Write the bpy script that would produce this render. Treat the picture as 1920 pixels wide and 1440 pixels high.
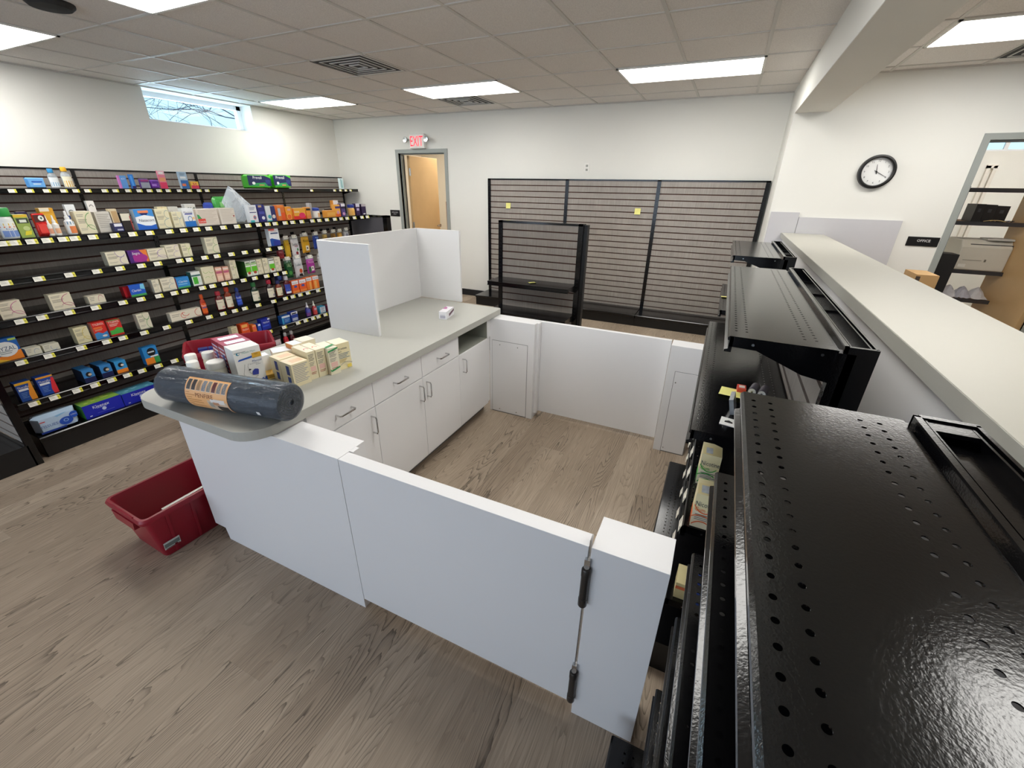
import bpy, bmesh, math, random
from mathutils import Vector, Matrix
for _o in list(bpy.data.objects): bpy.data.objects.remove(_o, do_unlink=True)
SC = bpy.context.scene
COL = SC.collection
R = random.Random(7)
PI = math.pi
# ------------------------------------------------------------------ camera
cam = bpy.data.cameras.new('camera')
cam.sensor_width = 36.0; cam.lens = 796.84/1920*36.0; cam.clip_start = 0.02
co = bpy.data.objects.new('camera', cam); COL.objects.link(co)
yaw, pit, rol = 0.43474, 1.13550, 0.01631
co.matrix_world = (Matrix.Translation((0, 0, 1.69)) @ Matrix.Rotation(yaw, 4, 'Z') @ Matrix.Rotation(pit, 4, 'X') @ Matrix.Rotation(rol, 4, 'Z'))
SC.camera = co
# ------------------------------------------------------------------ world, exposure
w = bpy.data.worlds.new('world'); SC.world = w; w.use_nodes = True
nt = w.node_tree; nt.nodes.clear()
wo = nt.nodes.new('ShaderNodeOutputWorld'); bg = nt.nodes.new('ShaderNodeBackground')
sky = nt.nodes.new('ShaderNodeTexSky'); sky.sky_type = 'HOSEK_WILKIE'; sky.turbidity = 5; sky.ground_albedo = 0.4
sky.sun_direction = Vector((0.3, -0.6, 0.7)).normalized()
mixw = nt.nodes.new('ShaderNodeMixRGB'); mixw.inputs[0].default_value = 0.8; mixw.inputs[2].default_value = (0.50, 0.82, 1.0, 1)
nt.links.new(sky.outputs[0], mixw.inputs[1]); nt.links.new(mixw.outputs[0], bg.inputs[0]); nt.links.new(bg.outputs[0], wo.inputs[0])
bg.inputs[1].default_value = 1.25
SC.view_settings.view_transform = 'Standard'; SC.view_settings.look = 'None'
SC.view_settings.exposure = 0.60; SC.view_settings.gamma = 1.0
SC.view_settings.use_curve_mapping = False
SC.cycles.max_bounces = 9; SC.cycles.diffuse_bounces = 7; SC.cycles.glossy_bounces = 3
SC.cycles.transmission_bounces = 6; SC.cycles.transparent_max_bounces = 8
SC.cycles.caustics_reflective = False; SC.cycles.caustics_refractive = False
SC.cycles.sample_clamp_indirect = 4.0; SC.cycles.use_denoising = True
# daylight coming in through the shop window behind the camera
def area_light(name, loc, rot, sx, sy, power, color):
    l = bpy.data.lights.new(name, 'AREA'); l.shape = 'RECTANGLE'; l.size = sx; l.size_y = sy; l.energy = power; l.color = color
    o = bpy.data.objects.new(name, l); o.location = loc; o.rotation_euler = rot; COL.objects.link(o); return o
area_light('shop_window_daylight', (-2.6, -3.42, 1.35), (PI/2, 0, 0), 5.6, 1.9, 46.0, (0.84, 0.85, 1.0))
area_light('high_window_daylight', (-6.62, 4.075, 2.5), (0, -PI/2, 0), 0.3, 1.3, 11, (0.55, 0.80, 1.0))

# ------------------------------------------------------------------ materials
def lin(h):
    h = h.lstrip('#'); c = [int(h[i:i+2], 16)/255 for i in (0, 2, 4)]
    return tuple((x/12.92 if x <= 0.04045 else ((x+0.055)/1.055)**2.4) for x in c) + (1.0,)
MATS = {}
def mat(hexc, rough=0.5, metal=0.0, spec=0.5, noise=0.04, nscale=30.0, bump=0.0, bscale=200.0, emit=0.0, coat=0.0, name=None):
    key = (hexc, rough, metal, spec, noise, nscale, bump, bscale, emit, coat)
    if key in MATS: return MATS[key]
    m = bpy.data.materials.new(name or 'm_' + hexc.strip('#')); m.use_nodes = True
    n = m.node_tree.nodes; L = m.node_tree.links; b = n['Principled BSDF']
    c = lin(hexc)
    b.inputs['Roughness'].default_value = rough; b.inputs['Metallic'].default_value = metal
    b.inputs['Specular IOR Level'].default_value = spec
    if coat: b.inputs['Coat Weight'].default_value = coat; b.inputs['Coat Roughness'].default_value = 0.08
    if emit:
        b.inputs['Emission Color'].default_value = c; b.inputs['Emission Strength'].default_value = emit
    tc = n.new('ShaderNodeTexCoord')
    if noise > 0:
        t = n.new('ShaderNodeTexNoise'); t.inputs['Scale'].default_value = nscale; t.inputs['Detail'].default_value = 3
        L.new(tc.outputs['Object'], t.inputs['Vector'])
        mx = n.new('ShaderNodeMixRGB'); mx.blend_type = 'MIX'
        mx.inputs[1].default_value = tuple(max(0, x*(1-noise)) for x in c[:3]) + (1,)
        mx.inputs[2].default_value = tuple(min(1, x*(1+noise)) for x in c[:3]) + (1,)
        L.new(t.outputs['Fac'], mx.inputs[0]); L.new(mx.outputs[0], b.inputs['Base Color'])
    else: b.inputs['Base Color'].default_value = c
    if bump > 0:
        t2 = n.new('ShaderNodeTexNoise'); t2.inputs['Scale'].default_value = bscale; t2.inputs['Detail'].default_value = 2
        L.new(tc.outputs['Object'], t2.inputs['Vector'])
        bp = n.new('ShaderNodeBump'); bp.inputs['Strength'].default_value = bump; bp.inputs['Distance'].default_value = 0.002
        L.new(t2.outputs['Fac'], bp.inputs['Height']); L.new(bp.outputs[0], b.inputs['Normal'])
    MATS[key] = m; return m
def pap(h): return mat(h, rough=0.42, noise=0.02)
def ink(h): return mat(h, rough=0.45, noise=0.0)
M_WALL = mat('EAE9E3', 0.75, noise=0.012, nscale=3, bump=0.15, bscale=350, name='wall_paint')
M_WHITE = mat('E4E4E5', 0.38, noise=0.006, nscale=8, name='white_laminate')
M_SEAM = mat('6B6B6D', 0.6, noise=0.0, name='dark_seam')
M_TOP = mat('ADADA6', 0.42, noise=0.02, nscale=60, name='greige_laminate')
M_TOP2 = mat('B5B3A9', 0.42, noise=0.012, nscale=60, name='pale_counter_laminate')
M_BLK = mat('08080A', 0.15, spec=0.42, noise=0.1, coat=0.1, nscale=6, bump=0.10, bscale=260, name='black_powder_coat')
M_BLKM = mat('101011', 0.45, noise=0.1, name='black_steel')
M_HOLE = mat('050505', 0.8, noise=0.0, name='slot_dark')
M_GRV = mat('45261B', 0.7, noise=0.1, name='groove_core_brown')
M_DOORW = mat('CBA878', 0.38, noise=0.08, nscale=5, name='maple_veneer')
M_FRAME = mat('9BA09C', 0.5, noise=0.02, name='door_frame_grey_paint')
M_CHR = mat('C8C8C8', 0.22, metal=1.0, noise=0.0, name='brushed_nickel')
M_RUB = mat('17171A', 0.6, noise=0.1, name='black_vinyl')
M_TAGW = mat('F2F0E4', 0.4, noise=0.01, name='tag_white'); M_TAGY = mat('E8E04A', 0.4, noise=0.01, name='tag_yellow')
M_YEL = mat('EDE98C', 0.6, noise=0.01, name='sticky_yellow')

def node_mat(name):
    m = bpy.data.materials.new(name); m.use_nodes = True
    return m, m.node_tree.nodes, m.node_tree.links, m.node_tree.nodes['Principled BSDF']
def floor_material():
    m, n, L, b = node_mat('grey_brown_vinyl_plank')
    tc = n.new('ShaderNodeTexCoord'); sp = n.new('ShaderNodeSeparateXYZ'); L.new(tc.outputs['Object'], sp.inputs[0])
    def mth(op, a, bb=None, c=None):
        q = n.new('ShaderNodeMath'); q.operation = op
        for i, v in enumerate((a, bb, c)):
            if v is None: continue
            if isinstance(v, (int, float)): q.inputs[i].default_value = v
            else: L.new(v, q.inputs[i])
        return q.outputs[0]
    X, Y = sp.outputs[0], sp.outputs[1]
    px = mth('DIVIDE', X, 0.178); ix = mth('FLOOR', px); fx = mth('FRACT', px)
    wn = n.new('ShaderNodeTexWhiteNoise'); wn.noise_dimensions = '1D'; L.new(ix, wn.inputs['W'])
    yy = mth('ADD', mth('DIVIDE', Y, 1.22), mth('MULTIPLY', wn.outputs['Value'], 7.3)); iy = mth('FLOOR', yy); fy = mth('FRACT', yy)
    cb = n.new('ShaderNodeCombineXYZ'); L.new(ix, cb.inputs[0]); L.new(iy, cb.inputs[1])
    w2 = n.new('ShaderNodeTexWhiteNoise'); w2.noise_dimensions = '2D'; L.new(cb.outputs[0], w2.inputs['Vector'])
    r = w2.outputs['Value']
    # stretched noise whose contour lines give cathedral grain
    gv = n.new('ShaderNodeCombineXYZ')
    L.new(mth('MULTIPLY', mth('ADD', X, mth('MULTIPLY', r, 13.0)), 8.0), gv.inputs[0]); L.new(mth('MULTIPLY', mth('ADD', Y, mth('MULTIPLY', r, 31.0)), 0.85), gv.inputs[1])
    g = n.new('ShaderNodeTexNoise'); g.inputs['Scale'].default_value = 1.0; g.inputs['Detail'].default_value = 1.2; g.inputs['Roughness'].default_value = 0.35
    L.new(gv.outputs[0], g.inputs['Vector'])
    jv = n.new('ShaderNodeCombineXYZ'); L.new(mth('MULTIPLY', X, 60), jv.inputs[0]); L.new(mth('MULTIPLY', Y, 9), jv.inputs[1])
    j = n.new('ShaderNodeTexNoise'); j.inputs['Scale'].default_value = 1.0; j.inputs['Detail'].default_value = 2; L.new(jv.outputs[0], j.inputs['Vector'])
    hgt = mth('ADD', mth('MULTIPLY', g.outputs['Fac'], 30.0), mth('MULTIPLY', j.outputs['Fac'], 0.9))
    band = mth('FRACT', hgt)
    cr = n.new('ShaderNodeValToRGB'); e = cr.color_ramp.elements
    e[0].position = 0.0; e[0].color = (0.26, 0.25, 0.24, 1); e[1].position = 1.0; e[1].color = (1.0, 1.0, 1.0, 1)
    for p, v in ((0.10, 0.50), (0.26, 0.88), (0.6, 1.0), (0.9, 1.06)):
        q = e.new(p); q.color = (v, v, v, 1)
    L.new(band, cr.inputs[0])
    # where the figure is strong and where the plank is plain
    mv = n.new('ShaderNodeCombineXYZ'); L.new(mth('ADD', mth('MULTIPLY', X, 5.0), mth('MULTIPLY', r, 50)), mv.inputs[0]); L.new(mth('MULTIPLY', Y, 0.9), mv.inputs[1])
    mk = n.new('ShaderNodeTexNoise'); mk.inputs['Scale'].default_value = 1.0; mk.inputs['Detail'].default_value = 1; L.new(mv.outputs[0], mk.inputs['Vector'])
    mr = n.new('ShaderNodeMapRange'); mr.inputs[1].default_value = 0.38; mr.inputs[2].default_value = 0.58; mr.inputs[3].default_value = 0.2; mr.inputs[4].default_value = 0.95
    L.new(mk.outputs['Fac'], mr.inputs[0])
    fine = n.new('ShaderNodeTexNoise'); fv = n.new('ShaderNodeCombineXYZ'); L.new(mth('MULTIPLY', X, 260), fv.inputs[0]); L.new(mth('MULTIPLY', Y, 5), fv.inputs[1])
    fine.inputs['Scale'].default_value = 1.0; fine.inputs['Detail'].default_value = 3; L.new(fv.outputs[0], fine.inputs['Vector'])
    base = n.new('ShaderNodeMixRGB'); base.inputs[1].default_value = lin('B09F8C'); base.inputs[2].default_value = lin('9A8977'); L.new(r, base.inputs[0])
    s = n.new('ShaderNodeMixRGB'); s.blend_type = 'MULTIPLY'; L.new(mr.outputs[0], s.inputs[0]); L.new(base.outputs[0], s.inputs[1]); L.new(cr.outputs[0], s.inputs[2])
    f2 = n.new('ShaderNodeMapRange'); f2.inputs[1].default_value = 0.3; f2.inputs[2].default_value = 0.7; f2.inputs[3].default_value = 0.76; f2.inputs[4].default_value = 1.12; L.new(fine.outputs['Fac'], f2.inputs[0])
    s2 = n.new('ShaderNodeMixRGB'); s2.blend_type = 'MULTIPLY'; s2.inputs[0].default_value = 1; L.new(s.outputs[0], s2.inputs[1]); L.new(f2.outputs[0], s2.inputs[2])
    edge = mth('MAXIMUM', mth('LESS_THAN', fx, 0.008), mth('LESS_THAN', fy, 0.0007))
    s3 = n.new('ShaderNodeMixRGB'); L.new(mth('MULTIPLY', edge, 0.22), s3.inputs[0]); L.new(s2.outputs[0], s3.inputs[1]); s3.inputs[2].default_value = lin('5C5348')
    L.new(s3.outputs[0], b.inputs['Base Color']); b.inputs['Roughness'].default_value = 0.5; b.inputs['Specular IOR Level'].default_value = 0.35
    return m
def slat_material():
    m, n, L, b = node_mat('grey_woodgrain_slat')
    tc = n.new('ShaderNodeTexCoord'); mp = n.new('ShaderNodeMapping'); mp.inputs['Scale'].default_value = (160, 160, 5); L.new(tc.outputs['Object'], mp.inputs[0])
    t = n.new('ShaderNodeTexNoise'); t.inputs['Scale'].default_value = 1; t.inputs['Detail'].default_value = 4; L.new(mp.outputs[0], t.inputs['Vector'])
    t2 = n.new('ShaderNodeTexNoise'); t2.inputs['Scale'].default_value = 7; L.new(tc.outputs['Object'], t2.inputs['Vector'])
    cr = n.new('ShaderNodeValToRGB'); e = cr.color_ramp.elements; e[0].position = 0.3; e[0].color = lin('99928B'); e[1].position = 0.72; e[1].color = lin('B0A9A2')
    L.new(t.outputs['Fac'], cr.inputs[0])
    mx = n.new('ShaderNodeMixRGB'); mx.blend_type = 'MULTIPLY'; mx.inputs[0].default_value = 0.25; L.new(cr.outputs[0], mx.inputs[1]); L.new(t2.outputs['Fac'], mx.inputs[2])
    L.new(mx.outputs[0], b.inputs['Base Color']); b.inputs['Roughness'].default_value = 0.5
    return m
def tile_material():
    m, n, L, b = node_mat('mineral_fibre_tile')
    tc = n.new('ShaderNodeTexCoord')
    t = n.new('ShaderNodeTexNoise'); t.inputs['Scale'].default_value = 160; t.inputs['Detail'].default_value = 4; L.new(tc.outputs['Object'], t.inputs['Vector'])
    cr = n.new('ShaderNodeValToRGB'); e = cr.color_ramp.elements; e[0].position = 0.25; e[0].color = lin('D5D0CC'); e[1].position = 0.6; e[1].color = lin('EBE7E2')
    L.new(t.outputs['Fac'], cr.inputs[0]); L.new(cr.outputs[0], b.inputs['Base Color'])
    bp = n.new('ShaderNodeBump'); bp.inputs['Strength'].default_value = 0.4; bp.inputs['Distance'].default_value = 0.002; L.new(t.outputs['Fac'], bp.inputs['Height']); L.new(bp.outputs[0], b.inputs['Normal'])
    b.inputs['Roughness'].default_value = 0.9
    return m
M_FLOOR = floor_material(); M_SLAT = slat_material(); M_TILE = tile_material()
def film_material(name, base_fac, tint, rough=0.12, scale=14, bump=0.9, stretch=(1, 1, 1)):
    m = bpy.data.materials.new(name); m.use_nodes = True; n = m.node_tree.nodes; L = m.node_tree.links; n.clear()
    out = n.new('ShaderNodeOutputMaterial'); mix = n.new('ShaderNodeMixShader'); tr = n.new('ShaderNodeBsdfTransparent'); pr = n.new('ShaderNodeBsdfPrincipled')
    pr.inputs['Base Color'].default_value = tint; pr.inputs['Roughness'].default_value = rough; pr.inputs['Specular IOR Level'].default_value = 1.0; pr.inputs['Coat Weight'].default_value = 0.5
    tc = n.new('ShaderNodeTexCoord'); t = n.new('ShaderNodeTexNoise'); t.inputs['Scale'].default_value = scale; t.inputs['Detail'].default_value = 5; t.inputs['Distortion'].default_value = 2.0
    mpf = n.new('ShaderNodeMapping'); mpf.inputs['Scale'].default_value = stretch; L.new(tc.outputs['Object'], mpf.inputs[0]); L.new(mpf.outputs[0], t.inputs['Vector'])
    bp = n.new('ShaderNodeBump'); bp.inputs['Strength'].default_value = bump; bp.inputs['Distance'].default_value = 0.02; L.new(t.outputs['Fac'], bp.inputs['Height']); L.new(bp.outputs[0], pr.inputs['Normal'])
    lw = n.new('ShaderNodeLayerWeight'); lw.inputs['Blend'].default_value = 0.25; L.new(bp.outputs[0], lw.inputs['Normal'])
    mr = n.new('ShaderNodeMapRange'); mr.inputs[3].default_value = base_fac; mr.inputs[4].default_value = min(1, base_fac+0.6); L.new(lw.outputs['Fresnel'], mr.inputs[0])
    L.new(mr.outputs[0], mix.inputs[0]); L.new(tr.outputs[0], mix.inputs[1]); L.new(pr.outputs[0], mix.inputs[2]); L.new(mix.outputs[0], out.inputs[0])
    return m
M_FILM = film_material('clear_wrap', 0.24, (0.20, 0.235, 0.28, 1), 0.05, 9, 1.0, (0.45, 2.2, 2.2)); M_BAG = film_material('clear_bag', 0.4, (0.78, 0.86, 0.93, 1), 0.2)
M_GLASS = film_material('window_glass', 0.04, (0.05, 0.05, 0.05, 1), 0.02, 1, 0.0)
M_CLEARB = film_material('clear_bottle', 0.35, (0.8, 0.88, 0.92, 1), 0.1)

# ------------------------------------------------------------------ mesh builder
TEXTC = {}
def text_geo(s):
    if s in TEXTC: return TEXTC[s]
    cu = bpy.data.curves.new('t', 'FONT'); cu.body = s; cu.size = 1.0; cu.resolution_u = 2
    o = bpy.data.objects.new('t', cu); COL.objects.link(o)
    bpy.context.view_layer.update()
    me = bpy.data.meshes.new_from_object(o.evaluated_get(bpy.context.evaluated_depsgraph_get()))
    vs = [(v.co.x, v.co.y) for v in me.vertices]; fs = [tuple(p.vertices) for p in me.polygons]
    bpy.data.objects.remove(o); bpy.data.curves.remove(cu); bpy.data.meshes.remove(me)
    x0 = min(v[0] for v in vs); x1 = max(v[0] for v in vs); y0 = min(v[1] for v in vs); y1 = max(v[1] for v in vs)
    TEXTC[s] = ([((x-x0)/(x1-x0), (y-y0)/(y1-y0)) for x, y in vs], fs, (x1-x0)/(y1-y0)); return TEXTC[s]
class MB:
    def __init__(s): s.v = []; s.f = []; s.m = []; s.mats = []; s.T = Matrix.Identity(4)
    def mi(s, m):
        if m not in s.mats: s.mats.append(m)
        return s.mats.index(m)
    def add(s, vs, fs, m):
        k = len(s.v); i = s.mi(m)
        s.v += [tuple(s.T @ Vector(v)) for v in vs]
        for f in fs: s.f.append(tuple(k+q for q in f)); s.m.append(i)
    def box(s, x0, y0, z0, x1, y1, z1, m):
        if x1 < x0: x0, x1 = x1, x0
        if y1 < y0: y0, y1 = y1, y0
        if z1 < z0: z0, z1 = z1, z0
        s.add([(x0,y0,z0),(x1,y0,z0),(x1,y1,z0),(x0,y1,z0),(x0,y0,z1),(x1,y0,z1),(x1,y1,z1),(x0,y1,z1)],
              [(0,3,2,1),(4,5,6,7),(0,1,5,4),(1,2,6,5),(2,3,7,6),(3,0,4,7)], m)
    def quad(s, p, m): s.add(p, [tuple(range(len(p)))], m)
    def prism(s, poly, axis, a0, a1, m):       # poly (u,v) extruded along axis 'x','y','z'
        n = len(poly)
        def P(u, v, a): return {'x': (a, u, v), 'y': (u, a, v), 'z': (u, v, a)}[axis]
        vs = [P(u, v, a0) for u, v in poly] + [P(u, v, a1) for u, v in poly]
        fs = [tuple(range(n))[::-1], tuple(range(n, 2*n))] + [(i, (i+1) % n, n+(i+1) % n, n+i) for i in range(n)]
        s.add(vs, fs, m)
    def lathe(s, prof, m, n=20, c=(0, 0, 0), sx=1.0, sy=1.0, axis='z', cap=True):
        vs = []
        for r, z in prof:
            for i in range(n):
                a = 2*PI*i/n; x, y = r*math.cos(a)*sx, r*math.sin(a)*sy
                p = {'z': (x, y, z), 'x': (z, x, y), 'y': (x, z, y)}[axis]; vs.append((c[0]+p[0], c[1]+p[1], c[2]+p[2]))
        fs = []
        for k in range(len(prof)-1):
            for i in range(n): j = (i+1) % n; fs.append((k*n+i, k*n+j, (k+1)*n+j, (k+1)*n+i))
        if cap: fs += [tuple(range(n))[::-1], tuple((len(prof)-1)*n+i for i in range(n))]
        s.add(vs, fs, m)
    def tube(s, pts, r, m, n=8):
        pts = [Vector(p) for p in pts]; vs = []
        for k, p in enumerate(pts):
            d = (pts[min(k+1, len(pts)-1)] - pts[max(k-1, 0)]).normalized()
            u = d.cross(Vector((0, 0, 1)));  u = d.cross(Vector((1, 0, 0))) if u.length < 0.1 else u
            u.normalize(); w_ = d.cross(u); rr = r[k] if isinstance(r, (list, tuple)) else r
            for i in range(n): a = 2*PI*i/n; vs.append(tuple(p + u*rr*math.cos(a) + w_*rr*math.sin(a)))
        fs = [(k*n+i, k*n+(i+1) % n, (k+1)*n+(i+1) % n, (k+1)*n+i) for k in range(len(pts)-1) for i in range(n)]
        fs += [tuple(range(n))[::-1], tuple((len(pts)-1)*n+i for i in range(n))]
        s.add(vs, fs, m)
    def text(s, t, o, U, V, h, m, wmax=None, align='c'):    # o: centre of the baseline box; U,V unit vectors
        vs, fs, asp = text_geo(t); o = Vector(o); U = Vector(U); V = Vector(V); wd = asp*h
        if wmax and wd > wmax: wd = wmax
        ox = -wd/2 if align == 'c' else 0
        s.add([tuple(o + U*(ox + x*wd) + V*(y*h - h/2)) for x, y in vs], fs, m)
    def obj(s, name, parent=None, loc=None, rot=None, smooth=False, bevel=0.0, seg=2):
        me = bpy.data.meshes.new(name); me.from_pydata(s.v, [], s.f)
        for m in s.mats: me.materials.append(m)
        me.polygons.foreach_set('material_index', s.m)
        bm = bmesh.new(); bm.from_mesh(me); bmesh.ops.recalc_face_normals(bm, faces=[f for f in bm.faces if not f.tag]) if not getattr(s, 'keep', False) else None
        bm.to_mesh(me); bm.free()
        if smooth:
            me.polygons.foreach_set('use_smooth', [True]*len(me.polygons))
            try: me.set_sharp_from_angle(angle=math.radians(40))
            except Exception: pass
        me.update()
        o = bpy.data.objects.new(name, me); COL.objects.link(o)
        if parent is not None: o.parent = parent
        if loc: o.location = loc
        if rot: o.rotation_euler = rot
        if bevel:
            b = o.modifiers.new('bevel', 'BEVEL'); b.width = bevel; b.segments = seg; b.limit_method = 'ANGLE'; b.angle_limit = math.radians(50)
        return o
def tag(o, label, cat, group=None):
    o['label'] = label; o['category'] = cat
    if group: o['group'] = group
    return o
def thing(name, label, cat, loc=(0, 0, 0), rz=0.0, group=None):
    o = bpy.data.objects.new(name, None); COL.objects.link(o); o.location = loc; o.rotation_euler = (0, 0, rz)
    o.empty_display_size = 0.1; return tag(o, label, cat, group)
def struct(o, label=None, cat=None):
    o['kind'] = 'structure'
    if label: o['label'] = label
    if cat: o['category'] = cat
    return o
def copy_tree(o, parent=None):
    c = o.copy(); COL.objects.link(c)
    if parent is not None: c.parent = parent
    for ch in list(o.children): copy_tree(ch, c)
    return c

H = 2.658            # ceiling
XL, YB = -6.27, 6.22  # left wall, back wall
YC = 5.52            # clock wall
XR, YF = 5.2, -3.5
# ------------------------------------------------------------------ room shell
b = MB(); b.box(XL-0.3, YF-0.3, -0.1, XR+0.3, 9.6, 0.0, M_FLOOR); struct(b.obj('floor'), 'grey-brown wood-look vinyl plank floor', 'floor')
b = MB(); T = 0.3
wy0, wy1, wz0, wz1 = 3.415, 4.735, 2.335, 2.645
b.box(XL-T, YF, 0, XL, wy0, H+0.1, M_WALL); b.box(XL-T, wy1, 0, XL, YB+0.15, H+0.1, M_WALL)
b.box(XL-T, wy0, 0, XL, wy1, wz0, M_WALL); b.box(XL-T, wy0, wz1, XL, wy1, H+0.1, M_WALL)
struct(b.obj('wall_left'))
b = MB(); dx0, dx1, dz = -4.965, -4.09, 2.14
b.box(XL, YB, 0, dx0, YB+0.13, H+0.1, M_WALL); b.box(dx1, YB, 0, 0.395, YB+0.13, H+0.1, M_WALL); b.box(dx0, YB, dz, dx1, YB+0.13, H+0.1, M_WALL)
struct(b.obj('wall_back'))
b = MB(); ox0, ox1, oz = 1.906, 2.76, 2.11
b.box(0.395, YC, 0, ox0, YC+0.14, H+0.1, M_WALL); b.box(ox1, YC, 0, XR, YC+0.14, H+0.1, M_WALL); b.box(ox0, YC, oz, ox1, YC+0.14, H+0.1, M_WALL)
b.box(0.395, YC+0.14, 0, 0.535, YB+0.13, H+0.1, M_WALL)
struct(b.obj('wall_clock_side'))
b = MB(); b.box(XR, YF, 0, XR+0.15, YC+0.14, H+0.1, M_WALL); struct(b.obj('wall_right'))
b = MB()
b.box(XL-T, YF-0.15, 0, -5.5, YF, H+0.1, M_WALL); b.box(0.4, YF-0.15, 0, XR+0.15, YF, H+0.1, M_WALL)
b.box(-5.5, YF-0.15, 0, 0.4, YF, 0.35, M_WALL); b.box(-5.5, YF-0.15, 2.3, 0.4, YF, H+0.1, M_WALL)
struct(b.obj('wall_front'))
b = MB()
for x in (-5.5, -3.55, -1.6, 0.34): b.box(x, YF-0.1, 0.35, x+0.06, YF-0.04, 2.3, M_FRAME)
b.box(-5.5, YF-0.1, 0.35, 0.4, YF-0.04, 0.41, M_FRAME); b.box(-5.5, YF-0.1, 2.24, 0.4, YF-0.04, 2.3, M_FRAME)
wn3 = struct(b.obj('window_3')); b = MB(); b.box(-5.5, YF-0.075, 0.4, 0.4, YF-0.069, 2.25, M_GLASS); b.obj('pane', wn3)
# rooms beyond the doors
M_BEI = mat('CFC6B4', 0.8, noise=0.01, name='beige_paint')
b = MB(); b.box(-6.57, 8.9, 0, -2.9, 9.0, H+0.1, M_BEI); b.box(-3.45, YB+0.13, 0, -3.35, 8.9, H+0.1, M_BEI); b.box(-6.57, YB+0.13, 0, -6.47, 8.9, H+0.1, M_BEI)
struct(b.obj('wall_store_room'))
b = MB(); b.box(0.9, 7.9, 0, XR+0.15, 8.0, 2.17, M_WALL); b.box(0.9, 7.9, 2.32, XR+0.15, 8.0, H+0.1, M_WALL); b.box(1.1, YC+0.14, 0, 1.2, 7.9, H+0.1, M_WALL); b.box(4.2, YC+0.14, 0, 4.3, 7.9, H+0.1, M_WALL)
struct(b.obj('wall_office'))
# ceiling: tiles with an exposed grid
M_GRID = mat('CFCCC6', 0.5, noise=0.01, name='ceiling_grid_white')
GX = [-5.94+0.5975*k for k in range(-1, 20)]; GY = [3.35+0.61*k for k in range(-12, 11)]
GXR = [1.05+0.61*k for k in range(-1, 8)]; GYR = [4.13+0.61*k for k in range(-13, 8)]
b = MB(); b.box(XL-0.3, YF-0.2, H, XR+0.2, 9.6, H+0.05, M_TILE)
for x in GX:
    if XL < x < 0.39: b.box(x-0.012, YF, H-0.006, x+0.012, YB, H, M_GRID)
for y in GY:
    if YF < y < YB: b.box(XL, y-0.012, H-0.0055, 0.395, y+0.012, H, M_GRID)
b.box(XL, YF, H-0.012, XL+0.02, YB, H, M_GRID); b.box(XL, YB-0.02, H-0.012, 0.395, YB, H, M_GRID)
for x in GXR:
    if 0.7 < x < XR: b.box(x-0.012, YF, H-0.006, x+0.012, YC, H, M_GRID)
for y in GYR:
    if YF < y < YC: b.box(0.69, y-0.012, H-0.0055, XR, y+0.012, H, M_GRID)
b.box(0.69, YC-0.02, H-0.012, XR, YC, H, M_GRID)
struct(b.obj('ceiling'), 'grey suspended tile ceiling with white grid', 'ceiling')
b = MB(); b.box(0.395, YF, 2.37, 0.69, YC, H+0.02, M_WALL); struct(b.obj('trim_1', bevel=0.004), 'white dropped beam boxed below the ceiling', 'beam')
b = MB(); b.box(XL, YB-0.012, 0, -5.03, YB, 0.1, M_RUB); b.box(-4.04, YB-0.012, 0, 0.395, YB, 0.1, M_RUB); struct(b.obj('baseboard_back'))
b = MB(); b.box(XL, YF, 0, XL+0.012, YB, 0.1, M_RUB); struct(b.obj('baseboard_left'))
b = MB(); b.box(0.395, YC-0.012, 0, 1.85, YC, 0.1, M_RUB); b.box(2.82, YC-0.012, 0, XR, YC, 0.1, M_RUB); struct(b.obj('baseboard_clock_side'))
# high window in the left wall
b = MB(); e = 0.05; xg = XL-0.25
WFR = mat('EDEFF2', 0.4, noise=0.01, name='window_frame_white')
b.box(xg-0.03, wy0, wz0, xg+0.03, wy1, wz0+0.03, WFR); b.box(xg-0.03, wy0, wz1-0.05, xg+0.03, wy1, wz1, WFR)
b.box(xg-0.03, wy0, wz0, xg+0.03, wy0+0.05, wz1, WFR); b.box(xg-0.03, wy1-0.06, wz0, xg+0.03, wy1, wz1, WFR)
win = struct(b.obj('window_1'), 'high narrow window showing bare branches', 'window')
b = MB(); b.box(xg-0.003, wy0+0.04, wz0+0.02, xg+0.003, wy1-0.05, wz1-0.03, M_GLASS); b.obj('pane', win)
b = MB(); b.box(xg-0.01, wy0, wz0-0.006, XL+0.004, wy1, wz0+0.002, WFR); b.obj('window_sill', win)
# office back window band
b = MB(); b.box(0.9, 7.93, 2.17, 4.2, 7.96, 2.19, WFR); b.box(0.9, 7.93, 2.30, 4.2, 7.96, 2.32, WFR)
for x in (1.9, 2.9, 3.5): b.box(x, 7.93, 2.19, x+0.04, 7.96, 2.30, WFR)
w2_ = struct(b.obj('window_2')); b = MB(); b.box(0.9, 7.94, 2.185, 4.2, 7.945, 2.305, M_GLASS); b.obj('pane', w2_)
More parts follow.
